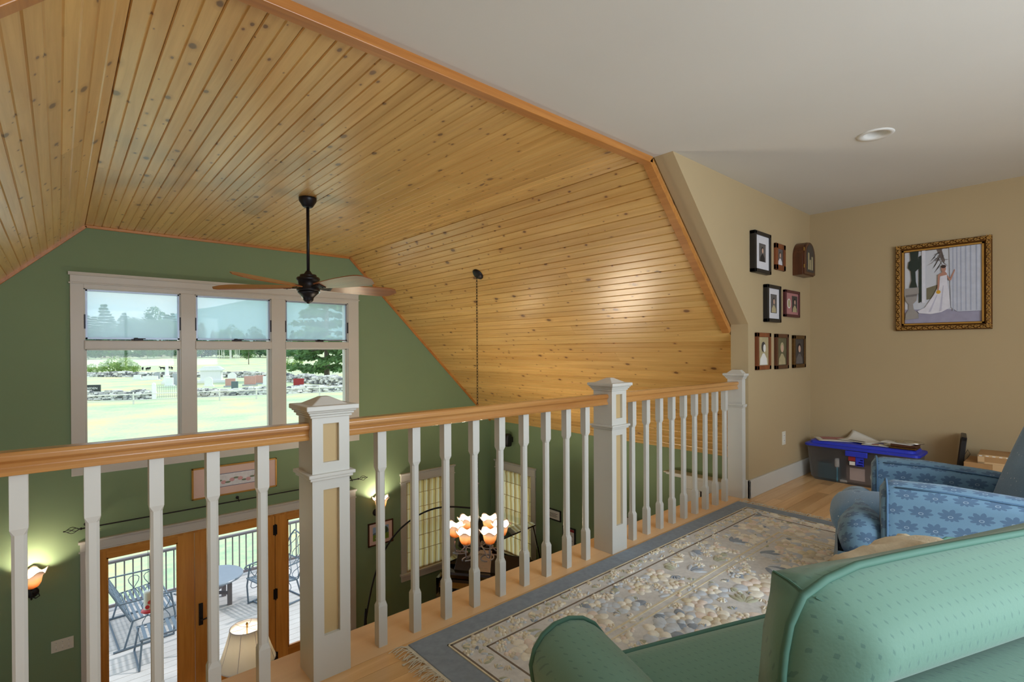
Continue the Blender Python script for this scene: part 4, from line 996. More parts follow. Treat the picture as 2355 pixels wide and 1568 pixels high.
    fl_('painted_dress_fold', 'pr_dress2', [(.52, .5), (.53, .5), (.50, .84), (.47, .85)]); fl_('painted_dress_fold', 'pr_dress2', [(.44, .62), (.45, .62), (.36, .85), (.33, .85)])
    fl_('painted_veil', 'pr_white', [(.50, .25), (.57, .24), (.575, .36), (.545, .33)])
    fl_('painted_shoulders', 'pr_skin', [(.46, .35), (.50, .33), (.525, .31), (.545, .31), (.57, .34), (.575, .36), (.485, .375)])
    fl_('painted_arm', 'pr_skin', [(.455, .35), (.48, .35), (.475, .50), (.465, .56), (.445, .56), (.452, .46)])
    fl_('painted_arm', 'pr_skin', [(.575, .36), (.61, .41), (.655, .32), (.668, .29), (.675, .31), (.625, .44), (.60, .44), (.575, .39)])
    fl_('painted_face', 'pr_skin', [(x, y) for x, y in ell(.530, .278, .030, .042)]); fl_('painted_hair', 'pr_hair', [(x, y) for x, y in ell(.528, .246, .034, .022)])
    fl_('painted_bouquet', 'pr_yellow', [(x, y) for x, y in ell(.462, .585, .03, .026, 9)])
wedding()
# recessed can light
def can():
    r = thing('recessed_light', 'round white recessed can light in the loft ceiling', 'ceiling light', (cl.x, cl.y, ZC))
    MB().lathe([(.052, .05), (.060, .002), (.066, -.004), (.088, -.007), (.094, -.001), (.094, .0)], 36).build('trim_ring', 'ceiling_white', r, smooth=True)
    MB().lathe([(.0, .052), (.052, .052), (.058, .052), (.058, .054), (0, .054)], 24).build('lens', 'ivory', r, smooth=True)
can()
# ------------------------------------------------------------------ great room: ceiling fan
def make_fan():
    cx, cy = 1.533, 4.25
    r = thing('ceiling_fan', 'dark bronze ceiling fan with five wooden blades on a long rod', 'ceiling fan', (cx, cy, ZW))
    L = lambda z: z-ZW
    MB().lathe([(.0, 0), (.068, 0), (.070, -.012), (.066, -.03), (.050, -.055), (.040, -.072), (.030, -.078), (0, -.078)], 28).build('canopy', 'bronze', r, smooth=True)
    MB().tube([(0, 0, L(2.35)), (0, 0, L(1.80))], .0125, 12).build('rod', 'bronze', r, smooth=True)
    MB().lathe([(0, L(1.825)), (.016, L(1.825)), (.032, L(1.80)), (.034, L(1.795)), (.062, L(1.792)), (.066, L(1.782)), (.062, L(1.774)), (.085, L(1.77)), (.092, L(1.758)), (.088, L(1.745)), (.080, L(1.74)), (.076, L(1.715)), (.072, L(1.69)), (.090, L(1.672)), (.088, L(1.66)), (.06, L(1.655)), (0, L(1.655))], 32).build('motor', 'bronze', r, smooth=True)
    MB().lathe([(0, L(1.656)), (.080, L(1.655)), (.082, L(1.645)), (.066, L(1.63)), (.048, L(1.612)), (.040, L(1.597)), (.040, L(1.585)), (.030, L(1.572)), (.016, L(1.566)), (.012, L(1.558)), (0, L(1.555))], 28).build('lower_cap', 'bronze', r, smooth=True)
    for k, ang in enumerate((140, 212, 284, 356, 68)):
        a = math.radians(ang); R0, R1 = .12, .775; n = 18; out_ = []
        for i in range(n+1):
            t = i/n; w_ = .042+.044*math.sin(min(1, t*1.25)*PI/2) if t < .8 else .086*math.sqrt(max(0, 1-((t-.8)/.2)**2))
            out_.append((R0+(R1-R0)*t, w_))
        vs = []
        for x, w_ in out_:
            for sgn in (-1, 1):
                for dz in (0, .007): vs.append((x, sgn*w_, dz+.004*0))
        fs = []
        for i in range(n):
            b_ = i*4; c_ = b_+4
            fs += [(b_, b_+2, c_+2, c_), (b_+1, c_+1, c_+3, b_+3), (b_, c_, c_+1, b_+1), (b_+2, b_+3, c_+3, c_+2)]
        fs += [(0, 1, 3, 2)]
        bl = MB().add(vs, fs).build('blade', 'blade_wood', r, loc=(0, 0, L(1.69)), label='reddish brown wooden blade')
        bl.rotation_euler = Euler((math.radians(-19), 0, a), 'XYZ')
        br = MB(); br.box(.05, .17, -.018, .018, -.008, .0); br.box(.13, .19, -.035, .035, -.006, 0)
        for yy in (-.022, .022): br.lathe([(0, -.012), (.007, -.010), (.007, -.006)], 8, (.165, yy, 0))
        br.build('blade_bracket', 'bronze', bl, bevel=.002)
make_fan()
# ------------------------------------------------------------------ glass tulip shades
def tulip_profile(s):
    return [(.022*s, 0), (.045*s, .012*s), (.060*s, .04*s), (.066*s, .075*s), (.072*s, .10*s), (.088*s, .122*s), (.104*s, .136*s)]
def amber():
    m, t, b, o = nodes('amber_glass'); b.inputs['Roughness'].default_value = .35
    tc = N(t, 'TexCoord'); s = N(t, 'SeparateXYZ'); t.links.new(tc.outputs['Object'], s.inputs[0])
    n = N(t, 'TexNoise', Scale=18., Detail=3.); t.links.new(tc.outputs['Object'], n.inputs['Vector'])
    f = math_(t, 'ADD', math_(t, 'MULTIPLY', s.outputs['Z'], 7.5), math_(t, 'MULTIPLY', n.outputs['Fac'], .25))
    c = ramp(t, f, [(.05, (104, 72, 54)), (.30, (212, 160, 102)), (.62, (238, 216, 180)), (.95, (228, 212, 200))])
    t.links.new(c, b.inputs['Base Color'])
    tl = N(t, 'BsdfTranslucent'); t.links.new(c, tl.inputs[0]); mx = N(t, 'MixShader'); mx.inputs[0].default_value = .3
    t.links.new(b.outputs[0], mx.inputs[1]); t.links.new(tl.outputs[0], mx.inputs[2]); t.links.new(mx.outputs[0], o.inputs[0])
amber(); lit('bulb', (255, 232, 190), 5., (255, 240, 210))
def tulip(parent, loc, s=1., watts=3., name='glass_shade', tilt=(0, 0, 0)):
    pr = tulip_profile(s); nn = len(pr)
    def ruf(j, a, r_, z): k = max(0, j-3)/(nn-4); return r_*(1+.10*k*math.sin(5*a)), z+k*.020*s*math.sin(5*a+.6)
    o = MB().lathe(pr, 30, (0, 0, 0), ruffle=ruf).build(name, 'amber_glass', parent, smooth=True, loc=loc, rot=tilt)
    md = o.modifiers.new('t', 'SOLIDIFY'); md.thickness = .003
    b = MB(); b.sphere((0, 0, .075*s), .022*s, None, .034*s, 10, 8); b.build('bulb', 'bulb', o, smooth=True)
    lamp('bulb_light', 'POINT', (0, 0, .112*s), (0, 0, 0), watts, (1, .86, .66), .03, parent=o)
    return o
def make_chandelier():
    X, Y = 3.36, 4.345
    r = thing('chandelier', 'six-light chandelier with amber tulip glasses hung on a chain from the slope', 'chandelier', (X, Y, -.78))
    L = lambda z: z+.78
    n_ = Vector((-q, 0, -q)); rot = (0, math.radians(180+45), 0)
    zc = K-X
    o = MB().lathe([(0, .0), (.066, .0), (.066, .008), (.05, .022), (.02, .032), (0, .034)], 24).build('ceiling_plate', 'bronze', r, smooth=True, loc=(0.0, 0, L(zc)), rot=rot)
    ch = MB(); z = zc-.03; k = 0
    while z > -.40:
        a = (k % 2)*PI/2; pts_ = []
        for i in range(8):
            t = 2*PI*i/8; u = .009*math.cos(t); v = .020*math.sin(t); pts_.append((u*math.cos(a)-.02*0-.018, u*math.sin(a), L(z)+v))
        ch.tube(pts_, .0028, 4, closed=True); z -= .031; k += 1
    ch.build('chain', 'iron', r)
    MB().tube([(-.018, 0, L(-.38)), (-.018, 0, L(-.80))], .007, 8).build('stem', 'iron', r)
    MB().lathe([(0, L(-.98)), (.02, L(-.97)), (.03, L(-.92)), (.02, L(-.88)), (.012, L(-.82)), (.022, L(-.78)), (.012, L(-.74)), (0, L(-.74))], 16, (-.018, 0, 0)).build('hub', 'grey_iron', r, smooth=True)
    for k in range(6):
        a = math.radians(22+60*k); ca, sa = math.cos(a), math.sin(a); P = lambda rr, z, s_=0: (-.018+rr*ca-s_*sa, rr*sa+s_*ca, L(z))
        arm = MB()
        arm.tube([P(.02, -.93), P(.08, -.90), P(.14, -.93), P(.19, -.98), P(.235, -.97), P(.25, -.92), P(.245, -.86)], .008, 6)
        arm.tube([P(.19+.075*math.cos(t), -.985+.012*math.sin(t), .065*math.sin(t)) for t in np.linspace(0, 2*PI*.9, 14)], .008, 6)
        arm.tube([P(.245, -.86), P(.245, -.815)], [.006, .02], 8)
        ao = arm.build('arm', 'grey_iron', r, smooth=True)
        tulip(ao, P(.245, -.82), 1.0, 8.5)
    return r
make_chandelier()
def sconce(label, X, zc):
    r = thing('wall_sconce', label, 'wall lamp', (X, YF, zc), 0, 'amber glass sconces on the green wall')
    b = MB(); b.lathe([(0, 0), (.045, 0), (.05, .006), (.03, .014), (0, .016)], 20); o = b.build('wall_plate', 'iron', r, rot=(PI/2, 0, 0), loc=(0, 0, -.12), smooth=True)
    a = MB(); a.tube([(0, -.01, -.12), (0, -.07, -.15), (0, -.13, -.14), (0, -.15, -.10), (0, -.15, -.05)], .007, 8)
    a.tube([(0, -.15, -.11), (.03, -.15, -.13), (.055, -.15, -.115), (.05, -.15, -.095), (.03, -.15, -.10)], .005, 6); a.tube([(0, -.15, -.05), (0, -.15, -.02)], [.007, .028], 10)
    a.build('scroll_arm', 'iron', r, smooth=True)
    tulip(r, (0, -.15, -.03), 1.1, 7.)
p = ony(72, 1345, YF-.15); sconce('amber tulip wall sconce above the light switch', p.x, p.z)
p = ony(876, 1163, YF-.15); sconce('amber tulip wall sconce above the small landscape picture', p.x, p.z)
# ------------------------------------------------------------------ curtain rod
def curtain_rod():
    z, y = -.545, YF-.07; xa, xb = .16, 2.98
    r = thing('curtain_rod', 'thin black curtain rod with cage finials above the patio door', 'curtain rod', (1.55, y, z))
    MB().tube([(xa-1.55, 0, 0), (xb-1.55, 0, 0)], .007, 8).build('rod', 'iron', r)
    for x, s_ in ((xa, -1), (xb, 1)):
        f = MB(); 
        for k in range(4):
            a0 = k*PI/2; f.tube([(x-1.55+s_*(.02+.11*t), .030*math.sin(PI*t)*math.cos(a0+t*2.4), .030*math.sin(PI*t)*math.sin(a0+t*2.4)) for t in np.linspace(0, 1, 9)], .003, 5)
        f.sphere((x-1.55+s_*.01, 0, 0), .012); f.sphere((x-1.55+s_*.135, 0, 0), .007)
        f.build('finial', 'iron', r)
    for x in (.19, 1.54, 2.9):
        b = MB(); b.tube([(x-1.55, .07, .02), (x-1.55, .02, .015), (x-1.55, 0, 0), (x-1.55, -.012, -.012)], .005, 6); b.lathe([(0, 0), (.018, 0), (.018, .006), (0, .008)], 12, (0, 0, 0))
        b.v = [(v[0], v[1], v[2]) for v in b.v[:-48]]+[(x-1.55+v[0], .07-v[2], .02+v[1]) for v in b.v[-48:]]
        b.build('bracket', 'iron', r)
curtain_rod()
# ------------------------------------------------------------------ pictures and fittings on the green walls
def wall_pic(name, label, x0, x1, z0, z1, fw, fm, matm, matw, wall='front', dep=.022):
    cx, cz = (x0+x1)/2, (z0+z1)/2
    r = thing(name, label, 'picture', (cx, YF, cz)) if wall == 'front' else thing(name, label, 'picture', (XR, cx, cz), -PI/2)
    hw, hh = (x1-x0)/2, (z1-z0)/2; m = MB()
    for a, b_, c_, d_ in ((-hw, -hw+fw, -hh, hh), (hw-fw, hw, -hh, hh), (-hw, hw, -hh, -hh+fw), (-hw, hw, hh-fw, hh)): m.box(a, b_, -dep, 0, c_, d_)
    m.build('moulding', fm, r, bevel=.003); MB().box(-hw+fw, hw-fw, -dep+.008, -dep+.011, -hh+fw, hh-fw).build('mat', matm, r)
    return r, hw, hh, -dep+.0075
for nm, c_ in dict(fl_pink=(214, 170, 176), fl_leaf=(122, 138, 116), fl_paper=(226, 230, 236), fl_line=(90, 100, 140), ls_sky=(150, 180, 214), ls_green=(120, 150, 60), ls_tree=(70, 92, 70), ls_hill=(96, 120, 130)).items(): plain(nm, c_, .5, var=.08, vs=30)
r, hw, hh, y = wall_pic('floral_print', 'long gold-framed print of pink blossoms above the curtain rod', 1.084, 1.972, -.472, -.124, .018, 'gold_flat', 'mat_pink', 0)
MB().box(-.32, .32, y-.0004, y+.0006, -.075, .075).build('print_border', 'fl_line', r); MB().box(-.314, .314, y-.0008, y+.0002, -.069, .069).build('print', 'fl_paper', r)
rn = random.Random(2)
for k in range(13):
    x = -.26+.043*k; z = .02*math.sin(k*1.3)-.01
    flat(r, 'blossom' if k % 2 else 'leaf', 'fl_pink' if k % 2 else 'fl_leaf', ell(x, z, .028 if k % 2 else .03, .022 if k % 2 else .011, 9), y-.0016-.0002*k)
r, hw, hh, y = wall_pic('landscape_picture', 'small landscape picture in dark wood frame under the wall sconce', 3.15, 3.53, -1.525, -1.205, .018, 'dark_wood', 'mat_pink', 0)
for nm, m, pl in (('sky', 'ls_sky', [(-.12, -.0), (.12, 0), (.12, .095), (-.12, .095)]), ('hill', 'ls_hill', [(-.12, -.02), (.12, -.02), (.12, .03), (.02, .045), (-.12, .01)]), ('meadow', 'ls_green', [(-.12, -.095), (.12, -.095), (.12, -.01), (-.12, -.01)]), ('tree', 'ls_tree', ell(.06, .03, .05, .05, 10)), ('flowers', 'fl_pink', ell(-.04, -.06, .05, .014, 9))):
    flat(r, nm, m, pl, y); y -= .0008
def cert(label, y0, y1, z0, z1, red):
    r, hw, hh, y = wall_pic('framed_certificate', label, y0, y1, z0, z1, .016, 'black_frame', 'paper', 0, 'right')
    for k in range(4): MB().box(-hw*.6, hw*.6*(1-.3*(k % 2)), y-.0006, y, hh*(.2-.2*k)-.003, hh*(.2-.2*k)+.003).build('text_line', 'photo_grey', r)
    if red: MB().box(-hw+.02, hw-.02, y-.0008, y, hh*.62, hh-.02).build('red_heading', 'print_red', r)
cert('black-framed white certificate between the shaded window and the taller frame', 4.985, 5.27, -1.275, -1.118, 0)
cert('taller black-framed sheet with a red heading, below the white certificate', 4.715, 4.945, -1.60, -1.305, 1)
def switch_plate():
    a, b_ = ony(118, 1475, YF), ony(169, 1462, YF); c_ = ony(118, 1503, YF)
    r = thing('light_switch', 'three-gang cream light switch plate beside the patio door', 'light switch', ((a.x+b_.x)/2, YF, (a.z+c_.z)/2)); hw = .082
    MB().box(-hw, hw, -.007, 0, -.057, .057).build('plate', 'switch', r, bevel=.002)
    for x in (-.046, 0, .046):
        MB().box(x-.006, x+.006, -.018, -.006, -.010, .012).build('toggle', 'ivory', r, bevel=.001)
        for z in (-.03, .03): MB().sphere((x, -.007, z), .003, n=8, m=4).build('screw', 'alu', r)
switch_plate()
def speaker():
    p = onx(1178, 1010, XR)
    r = thing('wall_speaker', 'small black speaker mounted on the green wall above the striped shade', 'speaker', (XR, p.y, p.z), -PI/2)
    MB().soft(-.062, .062, -.15, -.05, -.10, .10, .03, 6, (0, .012, 0)).build('cabinet', 'black', r, smooth=True)
    MB().box(-.02, .02, -.06, 0, -.04, .04).build('bracket', 'iron', r); MB().box(-.03, -.005, -.158, -.155, -.085, -.075).build('badge', 'silver', r)
speaker()
# hanging ornament in the corner of the front wall
p = ony(1091, 1120, YF-.02)
r = thing('wall_ornament', 'small pale hanging ornament with a pink top on the green corner wall', 'ornament', (p.x, YF, p.z))
MB().lathe([(.012, -.20), (.05, -.18), (.035, .0), (.02, .10), (0, .16)], 14, (0, -.05, 0)).build('skirt', 'mat_white', r, smooth=True)
MB().lathe([(.06, .06), (.03, .12), (0, .20)], 10, (0, -.05, 0)).build('wing', 'mat_pink', r, smooth=True); MB().sphere((0, -.05, .20), .025).build('head', 'skin_print', r, smooth=True)
# ------------------------------------------------------------------ white bookcase surround on the right wall
def surround():
    r = thing('bookcase_surround', 'white cornice and pilaster of a built-in around a dark recess on the green wall', 'bookcase', (XR, 2.55, -2.8), -PI/2)
    # local x = -Y, local y: negative = into room. Left pilaster at Y~3.1
    X = lambda Y: 2.55-Y
    zc = lambda z: z+2.8
    c_ = MB(); 
    for a, b_, d_ in ((-.236, -.222, .15), (-.255, -.236, .13), (-.275, -.255, .10)): c_.box(X(3.18)-d_+.08, X(1.95), -d_, 0, zc(a), zc(b_))
    c_.box(X(3.06), X(1.95), -.035, 0, zc(-.40), zc(-.275)); c_.build('cornice', 'white_paint', r, bevel=.004)
    p_ = MB(); p_.box(X(3.06), X(2.86), -.045, 0, 0, zc(-.40)); p_.build('pilaster', 'white_paint', r)
    for a in (2.96, 2.93, 2.90): MB().box(X(a), X(a)+.008, -.05, -.044, .15, zc(-.45)).build('flute', 'mat_white', r)
    MB().box(X(2.86), X(1.95), -.004, 0, 0, zc(-.40)).build('recess', 'black', r)
    for nm, c2_ in dict(val_dark=(46, 36, 40), val_green=(52, 84, 56), pebble=(150, 148, 140)).items(): plain(nm, c2_, .8, var=.45, vs=40)
    MB().box(X(2.86), X(1.95), -.03, -.01, zc(-.46), zc(-.40)).build('valance', 'val_dark', r); MB().box(X(2.86), X(1.95), -.026, -.008, zc(-.53), zc(-.46)).build('valance_band', 'val_green', r)
    MB().box(X(2.82), X(2.76), -.022, -.006, zc(-1.4), zc(-.53)).build('side_band', 'val_green', r); MB().box(X(2.76), X(1.95), -.014, -.004, .1, zc(-.53)).build('pebbled_back', 'pebble', r)
surround()
def shelf_bits():
    # wall shelf with books and a trailing plant, seen between the balusters
    p = onx(1447, 1190, XR-.1)
    r = thing('wall_shelf', 'narrow wall shelf below the balustrade on the green wall', 'shelf', (XR, p.y, p.z-.13), -PI/2)
    MB().box(-.12, .22, -.16, 0, -.02, 0).build('board', 'dark_wood', r)
    z0 = p.z-.13
    for k, (c_, h_) in enumerate(((('paper'), .10), ('ivory', .12), ('dark_wood', .14), ('black', .11))):
        o = thing('book', ('white', 'ivory', 'brown', 'black')[k]+' book standing on the narrow wall shelf', 'book', (XR-.09, p.y+.075-.04*k, z0), -PI/2, 'books on the wall shelf')
        MB().box(-.015, .015, -.05, .05, 0, h_).build('cover', c_, o); MB().box(-.011, .011, -.052, -.049, .003, h_-.003).build('pages', 'paper', o)
    r = thing('small_plant', 'dark green plant beside the books on the wall shelf', 'plant', (XR-.09, p.y-.15, z0))
    MB().lathe([(0, 0), (.03, 0), (.035, .05), (0, .05)], 12).build('pot', 'cardboard', r)
    f = MB(); rn = random.Random(3)
    for k in range(26):
        a, e = rn.uniform(0, 6.28), rn.uniform(.2, 1.3); d = Vector((math.cos(a)*math.cos(e), math.sin(a)*math.cos(e), math.sin(e)))*.08; s_ = d.cross(Vector((0, 0, 1))).normalized()*.012
        f.add([(0, 0, .05), tuple(d*.5+s_+Vector((0, 0, .05))), tuple(d+Vector((0, 0, .05))), tuple(d*.5-s_+Vector((0, 0, .05)))], [(0, 1, 2, 3)])
    f.build('foliage', 'val_green', r)
shelf_bits()
def floor_plant():
    p = onx(1338, 1243, XR-.35)
    r = thing('tall_plant', 'light green leafy plant showing above the loft edge by the framed sheet', 'plant', (p.x, p.y-.05, ZL))
    MB().lathe([(0, 0), (.12, 0), (.16, .28), (.17, .3), (.15, .3), (.14, .26), (0, .26)], 18).build('pot', 'cardboard', r, smooth=True)
    plain('leaf_light', (150, 182, 110), .5, var=.15, vs=20)
    zt = p.z-ZL; MB().tube([(0, 0, .25), (.02, .01, zt*.6), (0, .03, zt)], .010, 6).build('stem', 'ls_tree', r)
    rn = random.Random(9)
    for k in range(22):
        z = zt*(.45+.58*k/22); a = k*2.4; L_ = rn.uniform(.09, .14); d = Vector((math.cos(a), math.sin(a), rn.uniform(-.1, .5))).normalized(); s_ = d.cross(Vector((0, 0, 1))).normalized()
        c = Vector((.005, .025*k/22, z)); vs = [c, c+d*L_*.4+s_*L_*.28+Vector((0, 0, .01)), c+d*L_*.75+s_*L_*.2, c+d*L_, c+d*L_*.75-s_*L_*.2, c+d*L_*.4-s_*L_*.28+Vector((0, 0, .01)), c+d*L_*.5]
        MB().add([tuple(v) for v in vs], [(0, 1, 6), (1, 2, 6), (2, 3, 6), (3, 4, 6), (4, 5, 6), (5, 0, 6)]).build('leaf', 'leaf_light', r)
floor_plant()
# ------------------------------------------------------------------ grand piano in the corner
PO = Vector((3.70, 5.72, ZL)); PA = math.atan2(-.8, .6)
def make_piano():
    r = thing('grand_piano', 'glossy black grand piano with raised lid in the corner of the great room', 'piano', PO, PA)
    def curve():
        pts_ = [(0, 0), (0, 1.16), (.06, 1.22), (.40, 1.22), (.52, 1.17), (.62, 1.06), (.74, .95), (.92, .88), (1.12, .82), (1.28, .70), (1.37, .55), (1.41, .38), (1.42, 0)]
        return pts_
    cv = curve(); zr0, zr1 = .66, .98
    rim = MB(); inner = [(.04+(x-.0)*.945, .04+y*.94 if y > .1 else .0) for x, y in cv]
    n = len(cv); vs = [(x, y, z) for z in (zr0, zr1) for x, y in cv]+[(x, y, z) for z in (zr0, zr1) for x, y in inner]
    fs = [(i, i+1, n+i+1, n+i) for i in range(n-1)]+[(2*n+i+1, 2*n+i, 3*n+i, 3*n+i+1) for i in range(n-1)]+[(n+i, n+i+1, 3*n+i+1, 3*n+i) for i in range(n-1)]+[(i+1, i, 2*n+i, 2*n+i+1) for i in range(n-1)]
    rim.add(vs, fs).build('rim', 'piano_black', r)
    sb = [(x, y, .86) for x, y in inner]; MB().add(sb, [tuple(range(n))]).build('soundboard', 'gold_flat', r)
    MB().box(0, 1.42, -.02, .42, .60, .66).build('keybed', 'piano_black', r)
    for x in (0, 1.34): MB().extr([(-.02, .60), (-.02, .74), (.05, .80), (.12, .88), (.30, .94), (.42, .98), (.42, .60)], 'x', x, x+.08).build('cheek_block', 'piano_black', r, bevel=.004)
    MB().box(.08, 1.34, -.03, .0, .60, .69).build('key_slip', 'piano_black', r)
    MB().box(.08, 1.34, .16, .19, .68, .90).build('fallboard', 'piano_black', r); MB().box(0, 1.42, .18, .44, .95, .985).build('front_lid', 'piano_black', r)
    wk = 1.24/52
    k0 = None
    for i in range(52):
        x = .09+wk*i; loc = (x, 0, 0)
        if k0 is None: k0 = MB().box(.0006, wk-.0006, .0, .16, .69, .712).build('white_key', 'ivory', r, loc=loc)
        else: copyo(k0, r, loc)
    b0_ = None
    for i in range(51):
        if i % 7 in (1, 4): continue
        loc = (.09+wk*(i+1), 0, 0)
        if b0_ is None: b0_ = MB().box(-.006, .006, .06, .16, .71, .724).build('black_key', 'black', r, loc=loc)
        else: copyo(b0_, r, loc)
    d = MB().add([(.16, .26, .985), (1.24, .26, .985), (1.20, .345, 1.20), (.20, .345, 1.20), (.16, .275, .985), (1.24, .275, .985), (1.20, .36, 1.20), (.20, .36, 1.20)], [(0, 1, 2, 3), (7, 6, 5, 4), (0, 4, 5, 1), (1, 5, 6, 2), (2, 6, 7, 3), (3, 7, 4, 0)]); d.build('music_desk', 'dark_piano' if 'dark_piano' in MATS else plain('dark_piano', (34, 20, 16), .2, coat=.8) and 'dark_piano', r, bevel=.003)
    al = math.radians(26); lid = [(x*.99, y) for x, y in cv if y > .45]; lid = [(0, .42)]+lid+[(1.405, .42)]
    vs = [(x*math.cos(al), y, .985+x*math.sin(al)) for x, y in lid]+[(x*math.cos(al)-.018*math.sin(al), y, .985+x*math.sin(al)+.018*math.cos(al)) for x, y in lid]; n = len(lid)
    MB().add(vs, [tuple(range(n)), tuple(range(2*n-1, n-1, -1))]+[(i, (i+1) % n, n+(i+1) % n, n+i) for i in range(n)]).build('lid', 'piano_black', r)
    MB().tube([(1.33, .55, .97), (1.20, .56, .985+1.30*math.sin(al))], .010, 8).build('lid_prop', 'piano_black', r)
    for x, y in ((.10, .25), (1.32, .25), (.35, 1.05)): MB().lathe([(.045, .60 if y < .5 else .66), (.05, .5), (.035, .2), (.04, .08), (.03, .04), (.03, 0)], 14, (x, y, 0)).build('leg', 'piano_black', r, smooth=True)
    MB().box(.62, .82, .30, .34, .12, .60).build('pedal_lyre', 'piano_black', r)
make_piano()
def certificate():
    # sheet resting on the music desk
    u = Vector((.6, -.8, 0)); v = Vector((.8, .6, 0)); tl = math.atan2(.085, .215)
    x, y, z = .47, .258, .990; loc = PO+u*x+v*y+Vector((0, 0, z))
    r = thing('certificate', 'printed cream certificate headed VERMONT on the piano music desk', 'certificate', loc, PA); r.rotation_euler = Euler((-tl, 0, PA), 'XYZ')
    w_, h_ = .20, .275
    MB().box(0, w_, -.004, -.001, 0, h_).build('sheet', 'paper_tan', r); MB().box(.008, w_-.008, -.0045, -.0038, .008, h_-.008).build('print_border', 'tape', r); MB().box(.012, w_-.012, -.0050, -.0042, .012, h_-.012).build('print_area', 'paper_tan', r)
    text('VERMONT', .040, 'ink', 'heading', r, (w_/2, -.0055, h_*.78), (PI/2, 0, 0))
    for k, (a, b_, z_) in enumerate(((.3, .7, .66), (.35, .65, .61), (.25, .75, .52), (.25, .75, .47), (.3, .7, .42), (.42, .58, .28), (.2, .45, .16), (.55, .8, .16))): MB().box(w_*a, w_*b_, -.0054, -.005, h_*z_-.002, h_*z_+.002).build('text_line', 'photo_sepia', r)
certificate()
# ------------------------------------------------------------------ arc floor lamp
def arc_lamp():
    B = Vector((2.98, 6.28, ZL)); S = Vector((3.93, 5.35, 0)); d = (S-B); d.z = 0; d.normalize(); nrm = Vector((-d.y, d.x, 0))
    def hit(x, y):
        rd = Vector(ray(x, y)); o = Vector((0, 0, HC)); t = nrm.dot(B-o)/nrm.dot(rd); return o+rd*t
    r = thing('arc_lamp', 'black arc floor lamp reaching over the piano', 'floor lamp', B)
    MB().lathe([(0, 0), (.16, 0), (.165, .012), (.15, .03), (.03, .04), (0, .04)], 28).build('base', 'iron', r, smooth=True)
    pp = [B+Vector((0, 0, .03)), B+Vector((0, 0, .6)), hit(838, 1450), hit(846, 1396), hit(860, 1330), hit(882, 1270), hit(912, 1225), hit(950, 1192), hit(990, 1172), hit(1030, 1165), hit(1086, 1168)]
    sm = []
    for i in range(len(pp)-1):
        p0, p1, p2, p3 = pp[max(0, i-1)], pp[i], pp[i+1], pp[min(len(pp)-1, i+2)]
        for t in (0, .33, .66): sm.append(.5*((2*p1)+(p2-p0)*t+(2*p0-5*p1+4*p2-p3)*t*t+(3*p1-p0-3*p2+p3)*t**3))
    sm.append(pp[-1]); MB().tube([p-B for p in sm], .011, 8).build('stem', 'iron', r, smooth=True)
    e = pp[-1]-B
    MB().tube([tuple(e), (e.x, e.y, e.z-.16)], .006, 6).build('hanger', 'iron', r)
    o = MB().lathe([(.125, e.z-.16), (.195, e.z-.46)], 28, (e.x, e.y, 0)).build('shade', 'black', r, smooth=True); md = o.modifiers.new('t', 'SOLIDIFY'); md.thickness = .003
    k = MB()
    for i in range(3): a = i*2.1; k.tube([(e.x, e.y, e.z-.17), (e.x+.124*math.cos(a), e.y+.124*math.sin(a), e.z-.165)], .002, 4)
    k.build('spider', 'brass', r)
arc_lamp()
